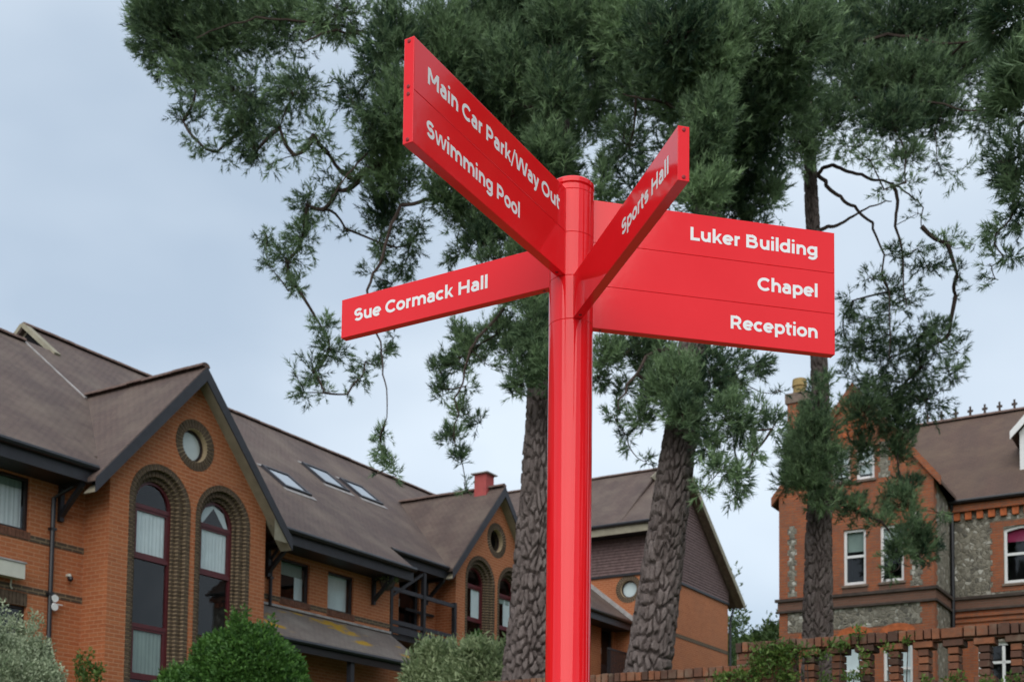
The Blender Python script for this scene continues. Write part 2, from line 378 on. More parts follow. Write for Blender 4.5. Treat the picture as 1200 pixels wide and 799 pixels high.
M['grass'] = plain('lawn', (.055, .095, .030), .95, .1, .4, 1.5, bump=.6)
M['path'] = plain('concrete_path', (.26, .25, .235), .9, .2, .2, 12, bump=.3)
# ------------------------------------------------------------------ terrain
S_WALL = -1.74
def ground_z(s, d):
    off = -d
    if s > S_WALL + .1: return 2.35 + .055 * (min(s, 40) - S_WALL)
    k = min(1, max(0, (6.0 - off) / 5.0)); k = k * k * (3 - 2 * k)
    return 2.35 * k
def build_ground():
    ss = [-600, -250, -100, -50, -30, -22, -18, -15, -12, -9, -7, -5, -3.5, -2.4, S_WALL + .09, S_WALL + .11, 0, 2, 5, 9, 14, 20, 28, 40, 70, 150, 300, 700]
    ds = [-600, -250, -100, -50, -30, -22, -18, -15, -12, -10, -8, -7, -6, -5.5, -5, -4.5, -4, -3.5, -3, -2.5, -2, -1.5, -1, 0, 3, 8, 15, 30, 70, 200, 600]
    mb = MB(); n = len(ds)
    mb.v = [(s, d, ground_z(s, d)) for s in ss for d in ds]
    mb.f = [(i * n + j, (i + 1) * n + j, (i + 1) * n + j + 1, i * n + j + 1) for i in range(len(ss) - 1) for j in range(n - 1)]
    g = mb.build('ground', M['grass'], None, (0, 0, 0)); g.location = SO; g.rotation_euler = (0, 0, SITE_ROT)
    tag(g, kind='structure')
    p = MB().poly([(-12, -16, .004), (8, -16, .004), (6, 9.5, .004), (-6, 9.5, .004)]).build('path', M['path'])
    tag(p, kind='structure')
build_ground()

# ------------------------------------------------------------------ shared building pieces (site frame s, d, z)
def arc(cx, cz, r, a0, a1, n): return [(cx + r * math.cos(R(a0 + (a1 - a0) * i / n)), cz + r * math.sin(R(a0 + (a1 - a0) * i / n))) for i in range(n + 1)]
def arch_loop(cx, zb, zs, r, n=16): return [(cx - r, zb), (cx + r, zb)] + arc(cx, zs, r, 0, 180, n)
def rect(a, b, c, d): return [(a, c), (b, c), (b, d), (a, d)]
def frame_bars(mb, f3, vec, bars):
    for x0, x1, z0, z1 in bars: mb.prism([f3(x0, z0), f3(x1, z0), f3(x1, z1), f3(x0, z1)], vec)
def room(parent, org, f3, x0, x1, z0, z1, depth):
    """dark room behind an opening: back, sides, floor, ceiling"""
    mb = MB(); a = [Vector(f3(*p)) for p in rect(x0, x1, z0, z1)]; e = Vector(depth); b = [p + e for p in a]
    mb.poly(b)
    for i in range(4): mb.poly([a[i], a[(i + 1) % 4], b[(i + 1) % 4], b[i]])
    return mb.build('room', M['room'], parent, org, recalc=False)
def curtain(parent, org, f3, nv, pts_top, z0, mt, pleat=.012, name='curtain', per=.09):
    """pleated sheet hanging from a top edge x0..x1, z1 to z0"""
    (x0, x1), z1 = pts_top; n = max(8, int((x1 - x0) / per * 6)); mb = MB(); e = Vector(nv); vs = []
    for i in range(n + 1):
        x = x0 + (x1 - x0) * i / n; o = math.sin(i * 2 * math.pi / 6 + math.sin(i * .7)) * pleat
        for z in (z0, z1): vs.append(Vector(f3(x, z)) + e * (1 + o * 10))
    mb.mesh(vs, [(2 * i, 2 * i + 2, 2 * i + 3, 2 * i + 1) for i in range(n)])
    return mb.build(name, mt, parent, org, recalc=False, smooth=True)

# ------------------------------------------------------------------ the long orange-brick range
OA = (2.0, .65, 2.2)
bA = site_thing('brick_range', 'long orange brick range with two arched-window gables, dark eaves and brown tiled roof', 'building', OA)
MAIN = lambda d: 7.93 + .79 * (d + .05)          # main roof plane
RIDGE_D, RIDGE_Z = 6.2, MAIN(6.2)
def A(mb, name, mt, parent=None, **kw): return mb.build(name, mt, parent or bA, OA, **kw)

# walls
wl = MB()
def next_wall():
    global wl
    A(wl, 'wall', M['brickA'], recalc=False); wl = MB()
wl.sheet(rect(-22, 0, 1.2, 7.95), [rect(-3.6, -1.16, 6.66, 7.60), rect(-3.6, -1.15, 4.35, 5.36)], lambda x, z: (x, .65, z), (0, .12, 0))
for s_ in (-22,): wl.poly([(s_, .65, 1.2), (s_, 10, 1.2), (s_, 10, 8.3), (s_, 5.1, MAIN(5.1) - .1), (s_, .65, 7.9)])
next_wall()
wl.sheet(rect(4, 9.1, 1.2, 7.95), [rect(5.20, 6.15, 6.60, 7.50), rect(6.77, 7.71, 6.60, 7.50), rect(6.9, 7.9, 2.6, 4.9), rect(5.2, 6.4, 3.4, 4.9)], lambda x, z: (x, .65, z), (0, .12, 0))
wl.poly([(9.1, .65, 1.2), (9.1, 1.4, 1.2), (9.1, 1.4, 9), (9.1, .65, 8.3)])
wl.sheet(rect(9.1, 12.1, 1.2, 8.9), [rect(10.45, 11.35, 6.45, 8.2)], lambda x, z: (x, 1.4, z), (0, .12, 0))
next_wall()
wl.sheet(rect(16.1, 24.0, 1.2, 9.4), [rect(22.9, 23.8, 6.9, 8.75), rect(19.0, 20.2, 7.3, 8.4)], lambda x, z: (x, 2.0, z), (0, .12, 0))
wl.poly([(16.1, .75, 1.2), (16.1, 2.0, 1.2), (16.1, 2.0, 9.4), (16.1, .75, 8.6)])
next_wall()

# main roof: three stretches with stepped eaves, thickness shown at the verges
def slope(mb, s0, s1, d0, d1, th=.09):
    a = [(s0, d0, MAIN(d0)), (s1, d0, MAIN(d0)), (s1, d1, MAIN(d1)), (s0, d1, MAIN(d1))]
    mb.prism(a, (0, 0, -th))
rf = MB()
slope(rf, -22, -.10, -.05, 5.1); slope(rf, -.097, 1.85, .35, 5.1); slope(rf, 1.853, 2.75, .35, 5.2); slope(rf, 2.753, 4.10, .35, RIDGE_D); slope(rf, 4.103, 9.12, -.053, RIDGE_D); slope(rf, 9.123, 12.0, .7, RIDGE_D); slope(rf, 12.003, 16.2, 1.1, RIDGE_D); slope(rf, 16.203, 24.0, 1.3, RIDGE_D)
zl = MAIN(5.1)
rf.prism([(-22, 5.1, zl), (1.85, 5.1, zl), (1.85, 11.5, zl - 5.2), (-22, 11.5, zl - 5.2)], (0, 0, -.09))
rf.prism([(2.6, RIDGE_D, RIDGE_Z), (24, RIDGE_D, RIDGE_Z), (24, 12.5, RIDGE_Z - 5), (2.6, 12.5, RIDGE_Z - 5)], (0, 0, -.09))
roofA = A(rf, 'roof', M['roofA'])
# gablet where the higher ridge starts
gm = MB().prism([(2.72, RIDGE_D, RIDGE_Z + .02), (2.72, 5.28, MAIN(5.28) - .02), (2.72, 7.2, RIDGE_Z - .8)], (.05, 0, 0)); A(gm, 'gablet', M['soffit'], roofA)
gb = MB(); gb.beam((2.66, RIDGE_D, RIDGE_Z + .0), (2.66, 5.05, MAIN(5.05) + .0), .16, .10, (0, .62, .78)); gb.beam((2.66, RIDGE_D + .03, RIDGE_Z + .0), (2.66, 7.3, RIDGE_Z - .85), .16, .10, (0, -.62, .78)); A(gb, 'gablet_verge', M['soffit'], roofA)
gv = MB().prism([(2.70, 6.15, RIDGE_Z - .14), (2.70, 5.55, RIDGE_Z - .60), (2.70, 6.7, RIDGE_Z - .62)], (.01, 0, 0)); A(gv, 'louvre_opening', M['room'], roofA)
vf = MB().beam((1.86, 3.05, MAIN(3.05) + .012), (1.86, 5.1, MAIN(5.1) + .012), .05, .02, (0, 0, 1)); A(vf, 'verge_flashing', M['lead'], roofA)
# ridge tiles, one object each
rt_mb = MB(); n_ = 7
prof = [(math.cos(math.pi * i / n_) * .11, math.sin(math.pi * i / n_) * .085 - .03) for i in range(n_ + 1)]
rt_mb.mesh([(x, a, b) for x in (0, .445) for a, b in prof], [(i, i + 1, n_ + 2 + i, n_ + 1 + i) for i in range(n_)] + [tuple(range(n_ + 1)), tuple(range(2 * n_ + 1, n_, -1))])
_tmp = rt_mb.build('ridge_tile', M['ridge'], None); RIDGE_ME = _tmp.data; bpy.data.objects.remove(_tmp)
def ridge_tiles(parent, org, p0, p1):
    p0, p1 = Vector(p0), Vector(p1); d = p1 - p0; n = max(1, round(d.length / .45)); ang = math.atan2(d.y, d.x)
    for i in range(n):
        p = p0 + d * (i / n) - Vector(org)
        place(RIDGE_ME, 'ridge_tile', parent, p + Vector((0, 0, rng.uniform(-.006, .008))), (0, rng.uniform(-.012, .012), ang), (d.length / n / .452, 1, 1))
ridge_tiles(roofA, OA, (2.62, RIDGE_D, RIDGE_Z + .02), (24, RIDGE_D, RIDGE_Z + .02))
ridge_tiles(roofA, OA, (-4.4, 5.1, zl + .02), (1.85, 5.1, zl + .02))

# eaves: gutter, fascia, dark soffit
def eave(s0, s1, d, wall_d):
    z = MAIN(d); g = MB()
    g.tube([(s0, d - .045, z - .06), (s1, d - .045, z - .06)], .062, 8); A(g, 'gutter', M['pipe'], smooth=False)
    f = MB().box(s0, s1, d + .015, d + .045, z - .33, z - .055); A(f, 'fascia', M['barge'])
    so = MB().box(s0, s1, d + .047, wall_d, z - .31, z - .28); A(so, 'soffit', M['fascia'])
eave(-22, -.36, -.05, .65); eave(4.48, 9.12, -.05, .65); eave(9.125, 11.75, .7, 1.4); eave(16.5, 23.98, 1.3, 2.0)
# gallows brackets under the eaves
def bracket(s, d, wall_d):
    z = MAIN(d) - .34; mb = MB(); mb.beam((s, d + .08, z), (s, wall_d, z), .08, .09); mb.beam((s, d + .12, z - .04), (s, wall_d - .02, z - .55), .08, .08, (1, 0, 0)); mb.beam((s, wall_d - .045, z), (s, wall_d - .045, z - .62), .08, .085, (1, 0, 0))
    A(mb, 'eaves_bracket', M['fascia'])
for s_ in (-.55, -4.5, 4.75, 8.4): bracket(s_, -.05, .65)
for s_ in (9.4, 11.6): bracket(s_, .7, 1.4)

# ---- one gable (used twice): circular window over two tall arched windows
def voussoirs(parent, org, cx, cz, d_face, r0, r1, a0, a1, n, proud, back):
    """header bricks set radially; each a separate object sharing one mesh"""
    mb = MB(); rm = (r0 + r1) / 2; wv = 2 * math.pi * rm * abs(a1 - a0) / 360 / n
    k0, k1 = (wv * r0 / rm - .020) / 2, (wv * r1 / rm - .020) / 2
    mb.prism([(-k0, -proud, -(r1 - r0) / 2 + .004), (k0, -proud, -(r1 - r0) / 2 + .004), (k1, -proud, (r1 - r0) / 2 - .004), (-k1, -proud, (r1 - r0) / 2 - .004)], (0, back, 0))
    t_ = mb.build('brick', M['brick_dk'], None); me = t_.data; bpy.data.objects.remove(t_)
    for i in range(n):
        a = R(a0 + (a1 - a0) * (i + .5) / n)
        place(me, 'brick', parent, (cx + rm * math.cos(a) - org[0], d_face - org[1] + rng.uniform(-.003, .003), cz + rm * math.sin(a) - org[2]), (0, math.pi / 2 - a, 0))
def arched_window(cx, d_, zb, zs, r, kind):
    """maroon frame with transoms, panes, curtains, dark room; d_ = plane of the frame"""
    o = OA; f3 = lambda x, z: (x, d_, z)
    fr = MB(); fw = .055
    loop = arch_loop(cx, zb, zs, r); inner = arch_loop(cx, zb + fw, zs, r - fw)
    fr.sheet(loop, [inner], f3, (0, .07, 0)); n = len(loop)
    levels = kind['levels']
    for z in levels: fr.box(cx - r + .01, cx + r - .01, d_ - .006, d_ + .066, z - .038, z + .038)
    for k, (za, zc) in enumerate(zip([zb + fw] + levels, levels)):      # casement stiles
        if k in kind.get('casement', ()):
            x0, x1, z0, z1 = cx - r + fw, cx + r - fw, za + (.038 if k else 0), zc - .038
            for b in ((x0, x0 + .045, z0, z1), (x1 - .045, x1, z0, z1), (x0 + .046, x1 - .046, z0, z0 + .045), (x0 + .046, x1 - .046, z1 - .045, z1)):
                fr.box(b[0], b[1], d_ + .01, d_ + .055, b[2], b[3])
    win = A(fr, 'window', M['maroon'])
    edges = [zb + fw] + levels
    for k in range(len(edges) - 1):
        pn = MB().poly([(cx - r + fw, d_ + .035, edges[k]), (cx + r - fw, d_ + .035, edges[k]), (cx + r - fw, d_ + .035, edges[k + 1]), (cx - r + fw, d_ + .035, edges[k + 1])])
        A(pn, 'pane', M['glass'], win, recalc=False)
    zt = edges[-1]; hz = math.asin(max(-1, min(1, (zt - zs) / (r - fw))))
    top = [(cx + (r - fw) * math.cos(hz + (math.pi - 2 * hz) * i / 14), zs + (r - fw) * math.sin(hz + (math.pi - 2 * hz) * i / 14)) for i in range(15)]
    A(MB().poly([(x, d_ + .035, z) for x, z in top]), 'pane', M['glass'], win, recalc=False)
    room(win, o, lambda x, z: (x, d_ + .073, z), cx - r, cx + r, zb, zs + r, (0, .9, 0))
    for it in kind['inside']:
        if it[0] == 'curtain': curtain(win, o, lambda x, z: (x, d_ + .0, z), (0, .05, 0), ((cx + it[1], cx + it[2]), it[4]), it[3], M[it[5]])
        if it[0] == 'tri':      # drawn-back net leaving a dark triangle
            for sgn in (-1, 1):
                A(MB().poly([(cx + sgn * (r - fw), d_ + .06, it[1]), (cx + sgn * .30, d_ + .06, it[1]), (cx, d_ + .06, it[2]), (cx, d_ + .06, zs + r - fw), (cx + sgn * (r - fw) * .72, d_ + .06, zs + (r - fw) * .72), (cx + sgn * (r - fw), d_ + .06, zs)]), 'curtain', M['sheer'], win, recalc=False)
    return win
def gable(s0, d0, dz, kinds):
    cx = s0 + 2.0; o = OA; top = 10.47 + dz; sl = 1.11; zs = 7.61 + dz
    oz = (cx, 8.96 + dz)
    orders = [(.75, .0), (.64, .085), (.53, .17)]                    # stepped brick orders of each arch
    cxs = (cx - .81, cx + .81)
    w_ = MB(); zb = 2.4 + dz
    ring = [(oz[0] + .50 * math.cos(2 * math.pi * i / 32), oz[1] + .50 * math.sin(2 * math.pi * i / 32)) for i in range(32)]
    outer = [(s0, 1.2), (s0 + 4, 1.2), (s0 + 4, top - .14 - 2 * sl), (cx, top - .14), (s0, top - .14 - 2 * sl)]
    w_.sheet(outer, [ring] + [arch_loop(c, zb, zs, .75, 20) for c in cxs], lambda x, z: (x, d0, z), (0, .05, 0))
    for s_, dd in ((s0, 1), (s0 + 4, 1)): w_.poly([(s_, d0, 1.2), (s_, d0 + 3, 1.2), (s_, d0 + 3, 8.03 + dz), (s_, d0, 8.03 + dz)])
    A(w_, 'gable_wall', M['brickA'], recalc=False)
    # round window
    rs = MB().sheet(ring, [[(oz[0] + .315 * math.cos(2 * math.pi * i / 32), oz[1] + .315 * math.sin(2 * math.pi * i / 32)) for i in range(32)]], lambda x, z: (x, d0 + .012, z), (0, .16, 0))
    ringo = A(rs, 'brick_ring', M['mortarA'], recalc=False)
    voussoirs(ringo, OA, oz[0], oz[1], d0, .32, .497, 0, 360, 34, .004, .05)
    rw = MB(); n = 32
    rw.sheet([(oz[0] + .31 * math.cos(2 * math.pi * i / n), oz[1] + .31 * math.sin(2 * math.pi * i / n)) for i in range(n)], [[(oz[0] + .275 * math.cos(2 * math.pi * i / n), oz[1] + .275 * math.sin(2 * math.pi * i / n)) for i in range(n)]], lambda x, z: (x, d0 + .12, z), (0, .03, 0))
    rwo = A(rw, 'round_window', M['dkframe'], recalc=False)
    A(MB().poly([(oz[0] + .28 * math.cos(2 * math.pi * i / n), d0 + .135, oz[1] + .28 * math.sin(2 * math.pi * i / n)) for i in range(n)]), 'pane', M['glass'], rwo, recalc=False)
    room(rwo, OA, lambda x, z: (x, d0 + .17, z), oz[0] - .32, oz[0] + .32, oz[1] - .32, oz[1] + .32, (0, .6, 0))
    if kinds['round'] == 'white':
        A(MB().poly([(oz[0] + .27 * math.cos(2 * math.pi * i / n), d0 + .16, oz[1] + .27 * math.sin(2 * math.pi * i / n)) for i in range(n)]), 'blind', M['white'], rwo, recalc=False)
    # arches: three stepped orders, the arch bricks one by one, the jambs below as coursed brickwork
    for c, kd in zip(cxs, kinds['win']):
        bk = MB()
        for k, (r, dd) in enumerate(orders):
            rin = orders[k + 1][0] if k < 2 else .455
            po = [(c + r, zb)] + arc(c, zs, r, 0, 180, 24) + [(c - r, zb)]; pi_ = [(c + rin, zb)] + arc(c, zs, rin, 0, 180, 24) + [(c - rin, zb)]; dq = d0 + dd + .012
            for i in range(len(po) - 1):
                bk.poly([(po[i][0], dq, po[i][1]), (po[i + 1][0], dq, po[i + 1][1]), (pi_[i + 1][0], dq, pi_[i + 1][1]), (pi_[i][0], dq, pi_[i][1])])
                bk.poly([(pi_[i][0], dq, pi_[i][1]), (pi_[i + 1][0], dq, pi_[i + 1][1]), (pi_[i + 1][0], dq + .085, pi_[i + 1][1]), (pi_[i][0], dq + .085, pi_[i][1])])
        arch = A(bk, 'arch', M['mortarA'], recalc=False)
        for k, (r, dd) in enumerate(orders):
            rin = orders[k + 1][0] if k < 2 else .455
            voussoirs(arch, OA, c, zs, d0 + dd, rin - .008, r - .004, 0, 180, (23, 20, 17)[k], .004, .09)
        jb = MB()
        for k, (r, dd) in enumerate(orders):
            rin = orders[k + 1][0] if k < 2 else .455
            z = zs - .075
            while z > zb:
                for sg in (-1, 1):
                    x0, x1 = sorted((c + sg * (rin - .004), c + sg * (r - .009)))
                    jb.box(x0, x1, d0 + dd - .003 + rng.uniform(-.002, .002), d0 + dd + .092, z + .010, z + .066)
                z -= .075
        A(jb, 'jamb_brickwork', M['brick_dk'], arch, kind='stuff', recalc=False, uv=False)
        arched_window(c, d0 + .23, zb, zs, .452, kd)
    # roof of the gable, verge boards and soffits
    hw = 2.52; df = d0 - .25; g = MB(); dm = (top - 7.93) / .79 - .05; wm = (top - MAIN(-.05)) / sl
    db = d0 - .05 - (dz > 0) * 0
    for sg in (-1, 1):
        a = [(cx, df, top), (cx + sg * hw, df, top - hw * sl), (cx + sg * hw, d0 + .04, top - hw * sl), (cx, dm + .15, top)]
        g.prism(a if sg > 0 else a[::-1], (0, 0, -.08))
    ro = A(g, 'gable_roof', M['roofA'])
    ridge_tiles(ro, OA, (cx, df + .02, top + .03), (cx, dm, top + .03))
    for sg in (-1, 1):
        b = MB(); b.prism([(cx, df - .028, top - .02), (cx + sg * (hw + .01), df - .028, top - .02 - (hw + .01) * sl), (cx + sg * (hw + .01), df - .028, top - .02 - (hw + .01) * sl - .25), (cx, df - .028, top - .29)], (0, .026, 0))
        A(b, 'bargeboard', M['barge'])
        f = MB(); f.prism([(cx, df, top - .25), (cx + sg * hw, df, top - .25 - hw * sl), (cx + sg * hw, d0 + .05, top - .25 - hw * sl), (cx, d0 + .05, top - .25)], (0, 0, -.02))
        if sg > 0: f.poly([(cx + sg * hw, df + .003, top - .15 - hw * sl), (cx + sg * 2.0, df + .003, top - .15 - hw * sl), (cx + sg * 2.0, df + .003, top - .15 - 2.0 * sl)])
        A(f, 'soffit', M['soffit'], recalc=False)
sheerT = lambda dz: [('curtain', -.385, .385, 6.6 + dz, 7.48 + dz, 'sheer')]
gable(0.0, 0.0, 0.0, {'round': 'white', 'win': [
    {'levels': [4.36, 5.32, 6.60, 7.55], 'casement': (1, 3), 'inside': sheerT(0) + [('curtain', -.385, .36, 4.42, 5.28, 'blind')]},
    {'levels': [4.36, 5.32, 6.60, 7.55], 'casement': (1, 3), 'inside': sheerT(0) + [('curtain', -.385, .36, 4.42, 5.28, 'blind'), ('tri', 7.59, 7.95)]}]})
gable(12.1, .75, .78, {'round': 'dark', 'win': [
    {'levels': [5.1, 6.1, 7.38, 8.33], 'casement': (3,), 'inside': [('curtain', -.05, .385, 7.4, 8.3, 'sheer')]},
    {'levels': [5.1, 6.1, 7.38, 8.33], 'casement': (3,), 'inside': [('curtain', 0, .385, 7.4, 8.3, 'sheer'), ('curtain', -.385, .385, 8.1, 8.3, 'blind')]}]})

# bands, sills and lintels of brown brick
for b_ in ((-22, -.002, 6.50, 6.612), (-22, -.002, 5.60, 5.712), (4.002, 9.1, 6.50, 6.612)): A(MB().box(b_[0], b_[1], .640, .652, b_[2], b_[3]), 'brick_band', M['dkbrick'])
def soldier(s0, s1, d, z0, z1, mt):
    mb = MB(); n = round((s1 - s0) / .075)
    for i in range(n):
        a = s0 + (s1 - s0) * i / n; mb.box(a + .005, a + .070, d - .02 + rng.uniform(-.003, .003), d + .03, z0, z1)
    A(mb, 'soldier_course', mt, kind='stuff', recalc=False)
soldier(-3.6, -1.13, .65, 6.52, 6.65, M['brick_sill']); soldier(-3.6, -1.15, .65, 5.362, 5.585, M['brick_dk'])
soldier(5.17, 6.18, .65, 6.47, 6.598, M['brick_sill']); soldier(6.74, 7.74, .65, 6.47, 6.598, M['brick_sill'])

# plain casement windows
def rect_window(s0, s1, z0, z1, d, mt, insides, head=0.0, mull=()):
    fr = MB(); f3 = lambda x, z: (x, d, z); fw = .05
    fr.sheet(rect(s0, s1, z0, z1), [rect(s0 + fw, s1 - fw, z0 + fw, z1 - fw - head)], f3, (0, .06, 0))
    for x in mull: fr.box(x - .03, x + .03, d - .004, d + .055, z0 + fw, z1 - fw - head)
    win = A(fr, 'window', mt, recalc=False)
    A(MB().poly([(s0 + fw, d + .03, z0 + fw), (s1 - fw, d + .03, z0 + fw), (s1 - fw, d + .03, z1 - fw), (s0 + fw, d + .03, z1 - fw)]), 'pane', M['glass'], win, recalc=False)
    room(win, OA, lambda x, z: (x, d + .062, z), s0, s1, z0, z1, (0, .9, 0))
    for a, b, c, e, mm in insides: curtain(win, OA, lambda x, z: (x, d + .08, z), (0, .05, 0), ((a, b), e), c, M[mm])
    return win
rect_window(-3.6, -1.16, 6.66, 7.60, .71, M['dkframe'], [(-3.5, -1.2, 7.42, 7.56, 'blind'), (-3.5, -1.2, 6.7, 7.42, 'white')], mull=(-2.4,))
rect_window(-3.6, -1.15, 4.35, 5.36, .71, M['dkframe'], [])
rect_window(5.20, 6.15, 6.60, 7.50, .71, M['dkframe'], [(5.26, 6.10, 7.18, 7.46, 'blind'), (5.84, 6.10, 6.65, 7.18, 'sheer')])
rect_window(6.77, 7.71, 6.60, 7.50, .71, M['dkframe'], [(6.82, 7.66, 6.65, 7.46, 'sheer')])
rect_window(5.2, 6.4, 3.4, 4.9, .71, M['dkframe'], [])
rect_window(19.0, 20.2, 7.3, 8.4, 2.06, M['dkframe'], [(19.1, 20.1, 7.6, 8.3, 'sheer')])
def glazed_door(s0, s1, z0, z1, d):
    fr = MB().sheet(rect(s0, s1, z0, z1), [rect(s0 + .1, s1 - .1, z0 + .55, z1 - .1)], lambda x, z: (x, d, z), (0, .05, 0))
    dr = A(fr, 'door', M['fascia'], recalc=False)
    A(MB().poly([(s0 + .1, d + .03, z0 + .55), (s1 - .1, d + .03, z0 + .55), (s1 - .1, d + .03, z1 - .1), (s0 + .1, d + .03, z1 - .1)]), 'pane', M['glass'], dr, recalc=False)
    room(dr, OA, lambda x, z: (x, d + .06, z), s0, s1, z0, z1, (0, .9, 0))
    A(MB().tube([(s0 + .06, d - .03, z0 + .9), (s0 + .06, d - .03, z0 + 1.1)], .012, 6), 'handle', M['lead'], dr)
glazed_door(10.45, 11.35, 6.45, 8.2, 1.46); glazed_door(22.9, 23.8, 6.9, 8.75, 2.06); glazed_door(6.9, 7.9, 2.6, 4.9, .71)

# rooflights
def rooflight(s0, s1, d0, d1):
    nrm = Vector((0, -.79, 1)).normalized(); o_ = nrm * .07
    P = lambda s, d, k=1.0: Vector((s, d, MAIN(d))) + o_ * k
    fr = MB(); t = .06
    for a in ([P(s0, d0), P(s1, d0), P(s1, d0 + t), P(s0, d0 + t)], [P(s0, d1 - t), P(s1, d1 - t), P(s1, d1), P(s0, d1)], [P(s0, d0 + t), P(s0 + t, d0 + t), P(s0 + t, d1 - t), P(s0, d1 - t)], [P(s1 - t, d0 + t), P(s1, d0 + t), P(s1, d1 - t), P(s1 - t, d1 - t)]):
        fr.prism(a, -o_ * 1.3)
    w_ = A(fr, 'rooflight', M['barge'])
    A(MB().poly([P(s0 + t, d0 + t, .7), P(s1 - t, d0 + t, .7), P(s1 - t, d1 - t, .7), P(s0 + t, d1 - t, .7)]), 'pane', M['skyglass'], w_, recalc=False)
    fl = MB(); f2 = MB(); fl.prism([P(s0 - .08, d0 - .12, .2), P(s1 + .08, d0 - .12, .2), P(s1 + .08, d0 - .005, .25), P(s0 - .08, d0 - .005, .25)], -o_ * .15); f2.prism([P(s0 - .05, d1 + .01, .3), P(s1 + .05, d1 + .01, .3), P(s1 + .05, d1 + .09, .3), P(s0 - .05, d1 + .09, .3)], -o_ * .2)
    A(fl, 'flashing', M['lead'], w_); A(f2, 'flashing', M['lead'], w_)
rooflight(6.86, 7.79, 2.10, 2.90); rooflight(9.78, 10.80, 3.38, 4.22); rooflight(11.28, 12.24, 3.36, 4.16)

# downpipes
def downpipe(s, wall_d, z1, eave_pt, z0=1.6):
    p = MB(); d = wall_d - .06; p.tube([eave_pt, (eave_pt[0], eave_pt[1], eave_pt[2] - .12), (s, d, z1), (s, d, z0)], .04, 8); o = A(p, 'downpipe', M['pipe'], smooth=False)
    b = MB()
    for z in np.arange(z0 + .6, z1, 1.15): b.box(s - .055, s + .055, d - .045, wall_d, z - .02, z + .02)
    A(b, 'pipe_bracket', M['pipe'], o)
downpipe(-.72, .65, 7.35, (-.42, .02, 7.84)); downpipe(4.82, .65, 7.35, (4.62, .02, 7.84), 6.36)

# canopy roof over the entrance
cn = MB().prism([(4.003, .65, 6.37), (9.12, .65, 6.37), (9.12, -.45, 5.54), (4.003, -.45, 5.54)], (0, 0, -.07)); cano = A(cn, 'canopy_roof', M['canopy'])
cf = MB().box(4.005, 9.11, -.44, -.41, 5.27, 5.49); cf.tube([(4.01, -.49, 5.47), (9.11, -.49, 5.47)], .055, 8); A(cf, 'canopy_fascia', M['pipe'])
A(MB().beam((4.01, .63, 6.40), (9.11, .63, 6.40), .06, .05), 'flashing', M['lead'], cano)
for s_ in (4.4, 6.45, 8.9): A(MB().box(s_ - .06, s_ + .06, -.38, -.26, 1.9, 5.3), 'canopy_post', M['barge'])
# balcony beside the far gable
bl = MB(); bl.box(9.12, 12.05, .72, 1.39, 6.30, 6.42); A(bl, 'balcony_floor', M['fascia'])
for s_, z0, z1 in ((9.2, 6.1, 7.75), (10.58, 6.0, 8.15), (11.98, 6.2, 7.62)): A(MB().box(s_ - .05, s_ + .05, .66, .76, z0, z1), 'balcony_post', M['fascia'])
for z0, z1, y in ((7.48, 7.58, .70), (6.66, 6.76, .70), (6.44, 6.60, .69)): A(MB().box(9.25, 11.93, y - .025, y + .03, z0, z1), 'balcony_rail', M['barge'])
A(MB().beam((9.25, .71, 7.35), (10.5, .71, 8.1), .06, .08, (0, 1, 0)), 'balcony_brace', M['fascia'])
A(MB().beam((10.63, 1.33, 7.3), (11.9, 1.33, 7.3), .05, .07), 'balcony_rail', M['fascia'])
# chimney on the far gable's ridge
ch_s, ch_d, ch_z = 14.1, 1.2, 11.0
cs = MB(); cs.box(ch_s - .2, ch_s + .2, ch_d - .2, ch_d + .2, ch_z - .2, ch_z + .66); ch = A(cs, 'chimney', M['chimney'])
q_ = ((-1, -1), (1, -1), (1, 1), (-1, 1))
cc = MB(); cc.mesh([(ch_s + a * .28, ch_d + b * .28, ch_z + .66) for a, b in q_] + [(ch_s + a * .28, ch_d + b * .28, ch_z + .69) for a, b in q_] + [(ch_s, ch_d, ch_z + .79)], [(3, 2, 1, 0), (0, 1, 5, 4), (1, 2, 6, 5), (2, 3, 7, 6), (3, 0, 4, 7), (4, 5, 8), (5, 6, 8), (6, 7, 8), (7, 4, 8)])
A(cc, 'chimney_cap', M['lead'], ch)

# fittings fixed to the walls: things of their own
def lamp():
    o = (-.64, .6, 5.51); t = site_thing('security_lamp', 'pair of round white security lamps beside the black downpipe', 'lamp', o)
    for dz in (.075, -.075):
        h = MB(); h.tube([(o[0], o[1] + .05, o[2] + dz), (o[0] - .01, o[1] - .02, o[2] + dz), (o[0] - .02, o[1] - .07, o[2] + dz - .01)], [.05, .072, .062], 14); h.build('lamp_head', M['white'], t, o, smooth=False)
    MB().box(o[0] - .03, o[0] + .03, o[1] + .02, .65, o[2] - .1, o[2] + .1).build('back_plate', M['cabinet'], t, o)
    MB().tube([(o[0] + .03, o[1], o[2] - .01), (o[0] + .17, o[1] - .02, o[2] - .02)], .012, 6).build('sensor', M['white'], t, o)
lamp()
def cabinet():
    o = (-2.1, .5, 5.9); t = site_thing('wall_cabinet', 'cream louvred equipment cabinet fixed to the brick wall at the left edge', 'cabinet', o)
    b = MB(); b.box(-2.8, -1.385, .40, .60, 5.77, 6.03); b.build('casing', M['cabinet'], t, o)
    MB().box(-2.82, -1.365, .38, .62, 6.032, 6.06).build('lid', M['lead'], t, o)
    MB().tube([(-1.5, .6, 5.77), (-1.5, .62, 5.66), (-1.46, .63, 5.62)], .015, 6).build('cable', M['cabinet'], t, o)
cabinet()
